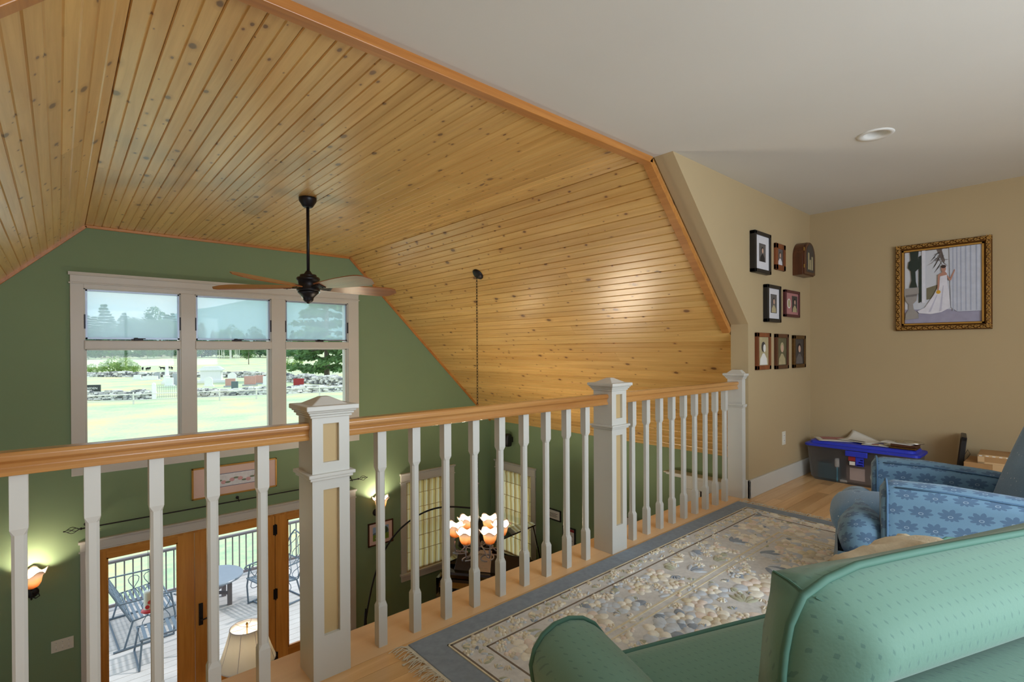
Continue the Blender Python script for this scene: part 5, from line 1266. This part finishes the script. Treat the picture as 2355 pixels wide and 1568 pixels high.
# ------------------------------------------------------------------ table lamp by the patio door
def table_lamp():
    X, Y = 1.36, 5.47; zt = -1.52
    t_ = thing('side_table', 'small wooden side table under the white lamp', 'table', (X, Y, ZL)); h_ = .62
    MB().lathe([(0, h_-.03), (.27, h_-.03), (.28, h_-.015), (.27, h_), (0, h_)], 32).build('top', 'red_wood', t_, smooth=True)
    MB().lathe([(.03, .12), (.035, .3), (.025, .5), (.05, h_-.03)], 16).build('pedestal', 'red_wood', t_, smooth=True)
    for k in range(3):
        a = k*2*PI/3; MB().tube([(.02*math.cos(a), .02*math.sin(a), .16), (.13*math.cos(a), .13*math.sin(a), .10), (.22*math.cos(a), .22*math.sin(a), .015)], [.02, .018, .015], 8).build('leg', 'red_wood', t_, smooth=True)
    r = thing('table_lamp', 'table lamp with white panelled bell shade in front of the patio door', 'table lamp', (X, Y, ZL+h_))
    L = lambda z: z-ZL-h_
    plain('ceramic', (206, 212, 218), .2, var=.25, vs=14, coat=.6)
    MB().lathe([(0, 0), (.07, 0), (.08, .02), (.05, .05), (.09, .12), (.105, .18), (.09, .25), (.045, .31), (.03, .34), (0, .34)], 24).build('body', 'ceramic', r, smooth=True)
    MB().tube([(0, 0, .33), (0, 0, L(zt))], .006, 8).build('harp_rod', 'brass', r)
    n = 8; vs = []; 
    m, t, b, o = nodes('shade_white'); b.inputs['Base Color'].default_value = lin((234, 231, 224)); b.inputs['Roughness'].default_value = .9
    tl = N(t, 'BsdfTranslucent'); tl.inputs[0].default_value = lin((236, 230, 214)); mx = N(t, 'MixShader'); mx.inputs[0].default_value = .3; t.links.new(b.outputs[0], mx.inputs[1]); t.links.new(tl.outputs[0], mx.inputs[2]); t.links.new(mx.outputs[0], o.inputs[0])
    prof = [(.150, L(zt)), (.165, L(zt)-.06), (.188, L(zt)-.14), (.216, L(zt)-.23), (.248, L(zt)-.32), (.252, L(zt)-.335)]
    sh = MB().lathe(prof, 32).build('shade', 'shade_white', r, smooth=True); md = sh.modifiers.new('t', 'SOLIDIFY'); md.thickness = .003
    for k in range(8):
        a = 2*PI*k/8+.2; MB().tube([((p_[0]+.002)*math.cos(a), (p_[0]+.002)*math.sin(a), p_[1]) for p_ in prof], .0025, 4).build('shade_rib', 'mat_white', sh)
    for rr, z in ((.150, L(zt)), (.252, L(zt)-.335)): MB().tube([(rr*math.cos(2*PI*i/32), rr*math.sin(2*PI*i/32), z) for i in range(32)], .004, 6, closed=True).build('shade_band', 'mat_white', sh)
    k = MB()
    for i in range(6): a = i*PI/3; k.tube([(0, 0, L(zt)-.005), (.07*math.cos(a), .07*math.sin(a), L(zt)-.012), (.148*math.cos(a), .148*math.sin(a), L(zt)-.002)], .002, 4)
    k.build('spider', 'brass', r); MB().lathe([(0, L(zt)-.005), (.010, L(zt)), (.006, L(zt)+.012), (.013, L(zt)+.025), (.006, L(zt)+.04), (0, L(zt)+.042)], 12).build('finial', 'brass', r, smooth=True)
    MB().sphere((0, 0, L(zt)-.15), .03).build('bulb', 'bulb', r, smooth=True)
    lamp('lamp_light', 'POINT', (0, 0, L(zt)-.17), (0, 0, 0), 5., (1, .9, .76), .04, parent=r)
table_lamp()
# ------------------------------------------------------------------ deck
ZD, ZG = -2.95, -3.75
plain('deck_board', (206, 200, 200), .8, var=.06, vs=5); plain('deck_rail', (120, 112, 116), .6); plain('iron_blue', (108, 122, 138), .5, .3, var=.06)
plain('table_top', (132, 142, 158), .35, var=.05); plain('red_plastic', (214, 62, 78), .3); 
dk = struct(MB().box(-3.2, 5.0, YF+.16, 10.62, ZD-.3, ZD-.03).build('floor_deck', 'deck_rail'), 'pale plank deck outside the patio door')
y = YF+.17; k = 0
while y < 10.6:
    MB().box(-3.2, 5.0, y, y+.134, ZD-.03, ZD).build('deck_plank', 'deck_board', dk); y += .139
def deck_railing():
    Y = 10.32; r = thing('deck_railing', 'brown metal deck railing with thin vertical bars', 'railing', (1.0, Y, ZD))
    x0, x1 = -3.1, 4.9
    MB().box(x0-1, x1-1, -.035, .035, .76, .80).build('top_rail', 'deck_rail', r, bevel=.006); MB().box(x0-1, x1-1, -.02, .02, .06, .10).build('bottom_rail', 'deck_rail', r)
    for x in (-3.1, -1.3, .5, 2.9, 4.85): MB().box(x-1.03, x-.97, -.03, .03, 0, .80).build('post', 'deck_rail', r)
    b = None; n = int((x1-x0)/.112)
    for i in range(n):
        loc = (x0-1+.06+.112*i, 0, 0)
        if b is None: b = MB().box(-.009, .009, -.009, .009, .09, .77).build('bar', 'deck_rail', r, loc=loc)
        else: copyo(b, r, loc)
deck_railing()
def iron_seat(name, label, cat, W_, loc, rz):
    """wrought-iron seat facing local +x, width W_ along local y, looped sides and back, sled base"""
    r = thing(name, label, cat, loc, rz); h = W_/2; zs = .40; D = .50; rad = .013
    s = MB(); s.tube([(0, -h, zs-.03), (D, -h, zs+.02), (D, h, zs+.02), (0, h, zs-.03)], .014, 6, closed=True); s.build('seat_frame', 'iron_blue', r)
    for i in range(8):
        x = .05+.058*i; MB().box(x-.017, x+.017, -h, h, zs-.028+.1*x, zs-.022+.1*x).build('seat_slat', 'iron_blue', r)
    b = MB(); bt = lambda y, t: (-.02-.30*t, y, zs-.03+.62*t)
    b.tube([bt(-h, 0), bt(-h, .5), bt(-h, .85), bt(-h*.8, 1.0), bt(0, .93), bt(h*.8, 1.0), bt(h, .85), bt(h, .5), bt(h, 0)], rad, 6); b.tube([bt(-h, .42), bt(h, .42)], .009, 6); b.build('back_frame', 'iron_blue', r)
    n = max(3, int(W_/.17)); lp = MB()
    for i in range(n):
        yc = -h+W_*(i+.5)/n
        for z0, z1 in ((0, .42), (.42, .93)): lp.tube([bt(yc+.075*math.sin(2*t)*(1.1), z0+(z1-z0)*(.5-.5*math.cos(t))) for t in np.linspace(0, 2*PI, 17)], .006, 5)
    lp.build('back_scrolls', 'iron_blue', r)
    for sy in (-1, 1):
        yy = sy*h; a = MB()
        a.tube([(D-.02, yy, .0), (D-.0, yy, .30), (D-.05, yy, .62)], rad, 6)
        a.tube([bt(yy, .45), (.10, yy, .64), (D-.06, yy, .63), (D+.01, yy, .625), (D+.04, yy, .595), (D+.015, yy, .565), (D-.015, yy, .585)], rad*.9, 6)
        a.build('arm', 'iron_blue', r)
        l2 = MB()
        for k_ in range(2): l2.tube([(.17+.2*k_+.07*math.sin(2*t), yy, .22+.19*(1-math.cos(t))) for t in np.linspace(0, 2*PI, 19)], .006, 5)
        l2.build('side_scrolls', 'iron_blue', r)
        MB().tube([(D-.02, yy, .012), (-.22, yy, .012)], .016, 6).build('runner', 'iron_blue', r); MB().tube([(0, yy, zs-.03), (-.10, yy, .012)], rad, 6).build('rear_leg', 'iron_blue', r)
    f = MB(); f.tube([(D-.1, -h, .012), (D-.1, h, .012)], .012, 6); f.tube([(-.15, -h, .012), (-.15, h, .012)], .012, 6); f.build('cross_bar', 'iron_blue', r)
    return r
iron_seat('garden_glider', 'wide wrought-iron glider bench with looped scrolls on the deck', 'bench', 1.15, (.72, 9.42, ZD), 0.05)
iron_seat('patio_chair', 'single wrought-iron patio chair with scrolled arm beyond the round table', 'chair', .60, (2.83, 8.95, ZD), PI+.25)
def footrest():
    r = thing('footstool', 'slatted iron footstool on splayed legs in front of the glider', 'footstool', (1.05, 8.42, ZD), .0)
    s = MB(); s.tube([(-.28, -.22, .36), (.28, -.22, .36), (.28, .22, .36), (-.28, .22, .36)], .014, 6, closed=True); s.build('seat_frame', 'iron_blue', r)
    for i in range(7): MB().box(-.24+.07*i, -.20+.07*i, -.22, .22, .362, .368).build('seat_slat', 'iron_blue', r)
    for sx in (-1, 1):
        for sy in (-1, 1): MB().tube([(sx*.26, sy*.2, .36), (sx*.30, sy*.30, .012)], .013, 6).build('leg', 'iron_blue', r)
        MB().tube([(sx*.30, -.30, .012), (sx*.30, .30, .012)], .013, 6).build('runner', 'iron_blue', r)
footrest()
def patio_table():
    r = thing('patio_table', 'round grey patio table with four straight legs on the deck', 'table', (1.86, 9.50, ZD))
    MB().lathe([(0, .42), (.42, .42), (.44, .43), (.44, .45), (.43, .46), (0, .46)], 40).build('top', 'table_top', r)
    for k in range(4):
        a = PI/4+k*PI/2; x, y = .28*math.cos(a), .28*math.sin(a); MB().box(x-.03, x+.03, y-.03, y+.03, 0, .42).build('leg', 'deck_rail', r)
    for a in (0, PI/2):
        o = MB().box(-.28, .28, -.02, .02, .17, .21).build('stretcher', 'deck_rail', r, rot=(0, 0, a+PI/4))
patio_table()
def feeder():
    r = thing('bird_feeder', 'red and white hummingbird feeder hanging outside the patio door', 'bird feeder', (.755, 7.2, -1.83))
    plain('feeder_white', (232, 232, 230), .3)
    MB().lathe([(0, .0), (.045, 0), (.075, .02), (.07, .035), (.05, .045), (0, .045)], 20).build('base', 'red_plastic', r, smooth=True)
    MB().lathe([(.046, .04), (.046, .23), (.04, .25), (0, .25)], 20).build('bottle', 'feeder_white', r, smooth=True)
    for k in range(3): a = -1.9+.5*k; MB().lathe([(0, 0), (.022, 0), (.022, .003), (0, .003)], 12).build('flower', 'red_plastic', r, loc=(.047*math.cos(a), .047*math.sin(a), .08+.05*k), rot=(PI/2, 0, a+PI/2))
    MB().tube([(0, 0, .25), (0, 0, 1.33), (0, -.1, 1.36), (0, -.47, 1.36)], .002, 5).build('hook_wire', 'iron', r)
feeder()
# ------------------------------------------------------------------ ground, graveyard, field, trees, mountain
def grass(name, a, b, c):
    m, t, bb, o = nodes(name); bb.inputs['Roughness'].default_value = .95
    g = N(t, 'NewGeometry'); n = N(t, 'TexNoise', Scale=.22, Detail=8.); t.links.new(g.outputs['Position'], n.inputs['Vector'])
    n2 = N(t, 'TexNoise', Scale=6., Detail=5.); t.links.new(g.outputs['Position'], n2.inputs['Vector'])
    f = math_(t, 'ADD', math_(t, 'MULTIPLY', n.outputs['Fac'], .65), math_(t, 'MULTIPLY', n2.outputs['Fac'], .35))
    t.links.new(ramp(t, f, [(.36, a), (.5, b), (.64, c)]), bb.inputs['Base Color']); bumpn(t, bb, n2.outputs['Fac'], .4, .05)
grass('lawn', (160, 190, 156), (194, 206, 166), (214, 204, 150))
vs = []; fs = []; gx = [-260+16*i for i in range(48)]; gy = [YF+.2+(j/40)**2.2*420 for j in range(41)]
def gz(x, y): return ZG+.10*math.sin(x*.05)*min(1, y/60)+max(0, y-150)*.012+max(0, y-230)*.012
for y in gy:
    for x in gx: vs.append((x, y, gz(x, y)))
n = len(gx); struct(MB().add(vs, [(j*n+i, j*n+i+1, (j+1)*n+i+1, (j+1)*n+i) for j in range(40) for i in range(n-1)]).build('floor_lawn', 'lawn', smooth=True), 'wide lawn and field outside the house')
def gp(x, y): # photo pixel on the ground
    z = ZG
    for _ in range(12): p = onz(x, y, z); z = gz(p.x, p.y)
    return Vector((p.x, p.y, z))
plain('stone', (186, 184, 182), .9, var=.2, vs=1.3); plain('stone_light', (226, 224, 220), .9, var=.1, vs=1.3); plain('stone_dark', (112, 114, 118), .9, var=.2, vs=1.3); plain('fence_wood', (226, 224, 216), .8); plain('marble', (238, 238, 236), .6, var=.04); plain('pink_granite', (196, 150, 140), .5, var=.06)
plain('black_granite', (48, 52, 56), .3, var=.1); plain('grey_granite', (170, 174, 178), .6, var=.08); plain('slate', (92, 110, 116), .5)
def stone_wall(label, a, b, H, n, seed, size):
    rn = random.Random(seed); d = b-a; L = d.length; mb = MB()
    for i in range(n):
        t = rn.random(); mb.mi = rn.choice((0, 0, 1, 1, 2)); hz = rn.random()**.9*H*(.9+.12*math.sin(t*23)); p = a+d*t; sx, sy, sz = size*rn.uniform(.5, 1.3), size*rn.uniform(.5, 1.), size*rn.uniform(.22, .5)
        ang = math.atan2(d.y, d.x)+rn.uniform(-.3, .3); ca, sa = math.cos(ang), math.sin(ang); z0 = gz(p.x, p.y)+hz; off = rn.uniform(-.28, .28)
        pts_ = []
        for X_, Y_, Z_ in ((-1, -1, -1), (1, -1, -1), (1, 1, -1), (-1, 1, -1), (-.8, -.8, 1), (.85, -.8, 1), (.8, .85, 1), (-.85, .8, 1)):
            u, v, w_ = X_*sx*rn.uniform(.75, 1)/1, Y_*sy*rn.uniform(.75, 1)+off, Z_*sz*rn.uniform(.7, 1); pts_.append((p.x+u*ca-v*sa, p.y+u*sa+v*ca, z0+w_))
        mb.add(pts_, [(0, 3, 2, 1), (4, 5, 6, 7), (0, 1, 5, 4), (1, 2, 6, 5), (2, 3, 7, 6), (3, 0, 4, 7)])
    r = thing('stone_wall', label, 'stone wall', (a+b)/2); mb.build('stacked_stones', ['stone', 'stone_light', 'stone_dark'], r, world=True, kind='stuff')
stone_wall('dry stone wall of pale rubble behind the rail fence, beside the gatepost', gp(120, 922), gp(350, 917), .95, 900, 1, .26)
stone_wall('dry stone wall of pale rubble running from the gate past the pine', gp(425, 914), gp(860, 897), .85, 1900, 2, .28)
stone_wall('far low dry stone wall at the back of the graveyard', gp(120, 866), gp(620, 868), 1.0, 1100, 3, .45)
stone_wall('dark stone wall climbing under the big pine', gp(640, 876), gp(860, 892), 1.3, 700, 4, .4)
def rail_fence():
    pts_ = [gp(x, 938-(x-100)*.043) for x in (60, 190, 307, 419, 505, 590, 735, 860)]
    r = thing('rail_fence', 'white two-rail post fence across the lawn', 'fence', pts_[3])
    for p in pts_: MB().box(p.x-.06, p.x+.06, p.y-.06, p.y+.06, p.z-.1, p.z+1.12).build('post', 'fence_wood', r, world=True)
    for a, b in zip(pts_, pts_[1:]):
        for z in (.38, .92): MB().tube([(a.x, a.y-.08, a.z+z), (b.x, b.y-.08, b.z+z)], .05, 5).build('rail', 'fence_wood', r, world=True)
rail_fence()
GR = 'gravestones in the old graveyard'
def grave(label, px, pyb, w_, h_, m, kind='slab', name='gravestone'):
    p = gp(px, pyb); r = thing(name, label, 'gravestone', p, -YAW*.6, GR)
    if kind == 'slab': MB().box(-w_/2, w_/2, -.12, .12, .18, h_).build('tablet', m, r, bevel=.03); MB().box(-w_*.65, w_*.65, -.22, .22, -.1, .2).build('plinth', 'grey_granite' if m != 'marble' else m, r)
    elif kind == 'round':
        MB().extr([(-w_/2, .15), (w_/2, .15), (w_/2, h_-w_/2)]+[(w_/2*math.cos(PI*i/10), h_-w_/2+w_/2*math.sin(PI*i/10)) for i in range(1, 10)]+[(-w_/2, h_-w_/2)], 'y', -.1, .1).build('tablet', m, r); MB().box(-w_*.65, w_*.65, -.22, .22, -.1, .18).build('plinth', m, r)
    elif kind == 'obelisk':
        MB().lathe([(.75, -.1), (.75, .35), (.6, .35), (.6, .6), (.45, .62), (.42, 1.2), (.5, 1.25), (.3, 1.35), (.18, h_-.5), (.24, h_-.42), (.1, h_-.3), (.14, h_-.15), (0, h_)], 4).build('shaft', m, r)
    elif kind == 'tomb':
        MB().box(-w_*.62, w_*.62, -1.1, 1.1, -.1, .35).build('plinth', m, r); MB().box(-w_*.42, w_*.42, -.75, .75, .35, h_*.74).build('chest', m, r)
        MB().box(-w_*.52, w_*.52, -.95, .95, h_*.74, h_*.82).build('cornice', m, r); MB().extr([(-w_*.48, h_*.82), (w_*.48, h_*.82), (w_*.3, h_), (-w_*.3, h_)], 'y', -.85, .85).build('roof', m, r)
    return r
r_ = grave('low black granite headstone behind the stone wall by the fence', 213, 908, 1.55, 1.15, 'black_granite'); text('BEDEN', .34, 'marble', 'lettering', r_, (0, -.13, .75), (PI/2, 0, 0))
grave('slender white obelisk monument with an urn tip', 384, 883, .5, 3.6, 'marble', 'obelisk'); grave('white tablet gravestone at the foot of the obelisk', 390, 888, .95, 1.2, 'marble'); grave('tall grey-white tablet beside the obelisk', 404, 886, .7, 1.7, 'grey_granite')
grave('large white chest tomb with a sloped roof', 487, 879, 3.3, 2.5, 'marble', 'tomb'); grave('white tablet gravestone in front of the chest tomb', 480, 889, 1.0, 1.35, 'marble', 'round')
grave('round-topped white marble gravestone behind the pink granite pair', 534, 884, 1.15, 1.75, 'marble', 'round'); grave('pink granite headstone partly behind a slate one', 530, 890, 1.2, 1.15, 'pink_granite'); grave('dark slate headstone leaning in front of the pink granite', 540, 897, .75, 1.1, 'slate')
grave('broad rose granite headstone on a white plinth', 575, 887, 1.45, 1.35, 'pink_granite'); grave('squarer rose granite headstone beside the broad one', 597, 883, 1.25, 1.3, 'pink_granite'); grave('plain white tablet gravestone next to the rose granite stones', 613, 886, .9, 1.3, 'marble')
grave('red-brown headstone on white base under the pine', 687, 889, 1.3, 1.1, 'print_red'); grave('small white gravestone close to the far stone wall', 316, 873, 1.1, .85, 'marble'); grave('pair-wide low white gravestone by the far wall', 346, 874, 2.2, .7, 'marble'); grave('narrow grey gravestone right of the low white one', 362, 873, .8, 1.2, 'grey_granite')
def gate():
    p = gp(354, 918); r = thing('granite_gatepost', 'square white granite gatepost between wall and iron gate', 'gatepost', p)
    MB().box(-.17, .17, -.17, .17, -.1, 1.55).build('shaft', 'marble', r, bevel=.02); MB().lathe([(.2, 1.55), (.12, 1.66), (0, 1.72)], 4).build('cap', 'marble', r)
    p2 = gp(416, 915); r = thing('iron_gate', 'thin iron bar gate of the graveyard', 'gate', (p+p2)/2); d = p2-p
    for z in (.25, 1.15): MB().tube([p+d*.12+Vector((0, 0, z)), p2+Vector((0, 0, z))], .02, 5).build('rail', 'grey_iron', r, world=True)
    for i in range(12): q_ = p+d*(.13+.87*i/11); MB().tube([q_+Vector((0, 0, .1)), q_+Vector((0, 0, 1.35))], .014, 5).build('bar', 'grey_iron', r, world=True)
gate()
# cattle
def cow_mesh():
    m = MB(); m.soft(-.75, .75, -.28, .28, .55, 1.15, .2, 5); m.soft(.62, .95, -.14, .14, .95, 1.35, .1, 4); m.soft(.85, 1.25, -.12, .12, .98, 1.25, .09, 4)
    for x in (-.6, -.45, .45, .6):
        y = .16 if x in (-.6, .6) else -.16; m.tube([(x, y, .65), (x+.02, y, .35), (x, y, 0)], [.11, .07, .06], 6)
    m.tube([(-.74, 0, 1.1), (-.85, 0, .8), (-.84, 0, .5)], [.03, .02, .03], 5); m.tube([(.95, -.25, 1.3), (.95, .25, 1.3)], .04, 5)
    return m
plain('cow_black', (34, 34, 36), .8); c0 = None; rn = random.Random(6)
for k, (x, y) in enumerate(((300, 851), (308, 852), (318, 850), (328, 851), (338, 852), (344, 851), (372, 850), (379, 851), (388, 849), (394, 850), (410, 851), (417, 852), (634, 850), (426, 850))):
    p = gp(x+rn.uniform(-2, 2), y)
    if c0 is None: o = c0 = cow_mesh().build('cow', 'cow_black', None, smooth=True)
    else: o = c0.copy(); C.objects.link(o)
    o.location = p; s_ = .62; o.scale = (s_, s_, s_); o.rotation_euler = (0, 0, rn.uniform(0, 6.3)); tag(o, 'black cow grazing in the field behind the graveyard', 'cow', 'cattle grazing behind the graveyard')
# trees
def leafmat(name, a, b):
    m, t, bb, o = nodes(name); bb.inputs['Roughness'].default_value = .8
    g = N(t, 'NewGeometry'); n = N(t, 'TexNoise', Scale=.6, Detail=3.); t.links.new(g.outputs['Position'], n.inputs['Vector']); c = ramp(t, n.outputs['Fac'], [(.35, a), (.65, b)])
    t.links.new(c, bb.inputs['Base Color']); tl = N(t, 'BsdfTranslucent'); t.links.new(c, tl.inputs[0]); mx = N(t, 'MixShader'); mx.inputs[0].default_value = .3
    t.links.new(bb.outputs[0], mx.inputs[1]); t.links.new(tl.outputs[0], mx.inputs[2]); t.links.new(mx.outputs[0], o.inputs[0])
leafmat('leaf_a', (74, 112, 66), (116, 152, 92)); leafmat('leaf_b', (62, 100, 74), (98, 138, 96)); leafmat('leaf_c', (120, 150, 86), (160, 184, 112)); plain('bark', (120, 108, 98), .9)
def cards(mb, c, rx, ry, rz, n, s, rn, shell=.55):
    for _ in range(n):
        d = Vector((rn.gauss(0, 1), rn.gauss(0, 1), rn.gauss(0, 1))).normalized()*rn.uniform(shell, 1); p = Vector((c[0]+d.x*rx, c[1]+d.y*ry, c[2]+d.z*rz))
        a = Vector((rn.gauss(0, 1), rn.gauss(0, 1), rn.gauss(0, .6))).normalized()*s*rn.uniform(.6, 1.2); b = a.orthogonal().normalized()*s*rn.uniform(.5, 1)
        mb.add([tuple(p-a-b*.4), tuple(p+b), tuple(p+a-b*.4)], [(0, 1, 2)])
def make_tree(kind, seed, H):
    rn = random.Random(seed); f = MB(); t_ = MB()
    if kind == 'broad':
        t_.tube([(0, 0, -.5), (.1, 0, H*.35), (0, .1, H*.75)], [H*.022, H*.016, H*.006], 7)
        for k in range(9):
            a = rn.uniform(0, 6.28); rr = rn.uniform(.08, .22)*H; cards(f, (rr*math.cos(a), rr*math.sin(a), H*rn.uniform(.35, .85)), H*.17, H*.17, H*.14, 190, H*.028, rn)
    elif kind == 'pine':
        t_.tube([(0, 0, -.5), (0, 0, H*.98)], [H*.018, H*.003], 7); z = H*.08
        while z < H*.97:
            R = H*.26*(1-z/H)**.75*rn.uniform(.8, 1.1)+.25
            for k in range(9):
                a = rn.uniform(0, 6.28); L = R*rn.uniform(.7, 1.05); e = (L*math.cos(a), L*math.sin(a), z-L*.10+rn.uniform(-.1, .25)*L*.5); t_.tube([(0, 0, z), e], [.05, .015], 4)
                for q_ in (.35, .55, .75, .95): cards(f, (e[0]*q_, e[1]*q_, z+(e[2]-z)*q_), L*.20, L*.20, H*.018, 22, H*.018, rn, .1)
            z += H*.055
    elif kind == 'birch':
        for k in range(3): t_.tube([(k*.8-.8, 0, -.5), (k*.8-.8+rn.uniform(-.5, .5), 0, H*.8)], [H*.012, H*.005], 6)
        for k in range(7): cards(f, (rn.uniform(-.16, .16)*H, rn.uniform(-.12, .12)*H, H*rn.uniform(.55, .92)), H*.13, H*.13, H*.10, 130, H*.022, rn)
    else:
        for k in range(5): t_.tube([(0, 0, -.2), (rn.uniform(-.4, .4)*H, rn.uniform(-.4, .4)*H, H*.6)], [.06, .02], 5)
        for k in range(6): cards(f, (rn.uniform(-.5, .5)*H, rn.uniform(-.5, .5)*H, H*rn.uniform(.3, .7)), H*.4, H*.4, H*.3, 110, H*.07, rn)
    return f, t_
PROTO = {}
def tree(name, label, kind, variant, px, pyb, H, lm, group, cat='tree'):
    key = (kind, variant, lm)
    p = gp(px, pyb) if pyb else px
    r = thing(name, label, cat, p, random.uniform(0, 6), group)
    if key not in PROTO:
        f, t_ = make_tree(kind, variant*7+3, 10.); PROTO[key] = (f.build('crown', lm, r), t_.build('trunk', 'bark' if kind != 'birch' else 'fence_wood', r))
    else:
        for o in PROTO[key]: copyo(o, r)
    s_ = H/10.; r.scale = (s_, s_, s_)
random.seed(5)
TL = 'trees along the far edge of the field'
for k in range(30):
    px = 110+k*21+random.uniform(-8, 8)
    left = px < 430
    kind, lm = random.choice((('broad', 'leaf_a'), ('pine', 'leaf_b'), ('broad', 'leaf_b'), ('pine', 'leaf_b')))
    H = random.uniform(19, 25) if left else random.uniform(12, 17)
    lab = {('broad', 'leaf_a'): 'green leafy tree in the far tree line', ('broad', 'leaf_b'): 'dark leafy tree in the far tree line', ('pine', 'leaf_b'): 'dark conifer in the far tree line'}[(kind, lm)]
    p = ray(px, 806); t = (300+random.uniform(-25, 30))/math.hypot(p[0], p[1]); x, y = p[0]*t, p[1]*t
    tree('far_tree', lab, kind, k % 2, Vector((x, y, gz(x, y)-.3)), None, H, lm, TL)
for px in (510, 530, 545): 
    p = ray(px, 806); t = 262/math.hypot(p[0], p[1]); tree('birch', 'pale-trunked birch in front of the far tree line', 'birch', 0, Vector((p[0]*t, p[1]*t, gz(p[0]*t, p[1]*t))), None, 13, 'leaf_a', 'birches before the far tree line')
for k in range(24):
    px = 100+k*27+random.uniform(-9, 9); p = ray(px, 806); t = (272+random.uniform(-8, 8))/math.hypot(p[0], p[1]); x, y = p[0]*t, p[1]*t
    tree('field_edge_bush', 'low bushy growth at the foot of the far tree line', 'bush', 1, Vector((x, y, gz(x, y)-.2)), None, random.uniform(5, 7.5), 'leaf_a', 'bushes at the foot of the tree line', 'shrub')
tree('large_pine', 'big layered white pine standing close behind the stone wall', 'pine', 5, 752, 873, 27, 'leaf_a', None)
tree('small_tree', 'small round tree alone in the field beyond the tombs', 'broad', 3, 572, 838, 7, 'leaf_a', None)
for px, py, H, lab in ((222, 862, 2.6, 'pale green shrub at the edge of the field behind the far wall'), (272, 862, 4.2, 'large pale green shrub behind the far wall'), (292, 861, 3.0, 'medium pale shrub beside the large one behind the far wall'), (672, 852, 3.4, 'green shrub left of the big pine')):
    tree('shrub', lab, 'bush', 0, px, py, H, 'leaf_c', None, 'shrub')
# mountain
def mountain():
    prof = [(-300, 770), (0, 768), (200, 760), (300, 748), (360, 735), (420, 716), (450, 712), (500, 703), (570, 690), (640, 684), (720, 682), (800, 690), (900, 705), (1100, 740), (1500, 780)]
    D = 2600; vs = []; rows = 14; cols = 90; rn = random.Random(1)
    import mathutils.noise as mn
    for j in range(rows+1):
        t = j/rows
        for i in range(cols+1):
            px = -300+1800*i/cols
            for (a, ya), (b, yb) in zip(prof, prof[1:]):
                if a <= px <= b: py = ya+(yb-ya)*(px-a)/(b-a); break
            d = Vector(ray(px, 806)); d.z = 0; d = d/ (RC[2][0]*d.x+RC[2][1]*d.y)
            top = (806-py)/FPX*D+HC; dep = D*(.62+.38*t); sh = math.sin(t*PI/2)**1.4
            z = ZG+ (top-ZG)*sh; q_ = d*dep; z += 26*mn.noise(Vector((q_.x*.004, q_.y*.004, 0)))*sh*(1-.75*t)+8*mn.noise(Vector((q_.x*.02, q_.y*.02, 3)))*sh*(.3+.7*(1-t))
            vs.append((q_.x, q_.y, z))
    n = cols+1; grass('forest', (58, 92, 66), (76, 110, 78), (92, 122, 84))
    struct(MB().add(vs, [(j*n+i, j*n+i+1, (j+1)*n+i+1, (j+1)*n+i) for j in range(rows) for i in range(cols)]).build('mountain', 'forest', smooth=True), 'long wooded mountain ridge in blue haze')
    # far valley floor so that the ridge stands on land
    vs = []
    for d_ in (380, 900, 1700):
        for px in (-1400, -300, 500, 1300, 2600): d = Vector(ray(px, 806)); d.z = 0; d = d/(RC[2][0]*d.x+RC[2][1]*d.y)*d_; vs.append((d.x, d.y, 3.2 if d_ < 1700 else ZG+4))
    struct(MB().add(vs, [(j*5+i, j*5+i+1, (j+1)*5+i+1, (j+1)*5+i) for j in range(2) for i in range(4)]).build('floor_valley', 'forest'), 'wooded valley floor before the mountain')
mountain()
# summer haze over the valley
def haze():
    m = bpy.data.materials.new('haze'); m.use_nodes = True; t = m.node_tree; t.nodes.clear(); o = t.nodes.new('ShaderNodeOutputMaterial'); v = t.nodes.new('ShaderNodeVolumeScatter')
    v.inputs['Color'].default_value = (.52, .77, 1, 1); v.inputs['Density'].default_value = .00036; v.inputs['Anisotropy'].default_value = .2; t.links.new(v.outputs[0], o.inputs['Volume']); MATS['haze'] = m
    h = MB().box(-900, 3200, 180, 3400, -12, 300).build('haze', 'haze'); tag(h, 'thin blue summer haze hanging over field and valley', 'haze', kind='stuff')
haze()
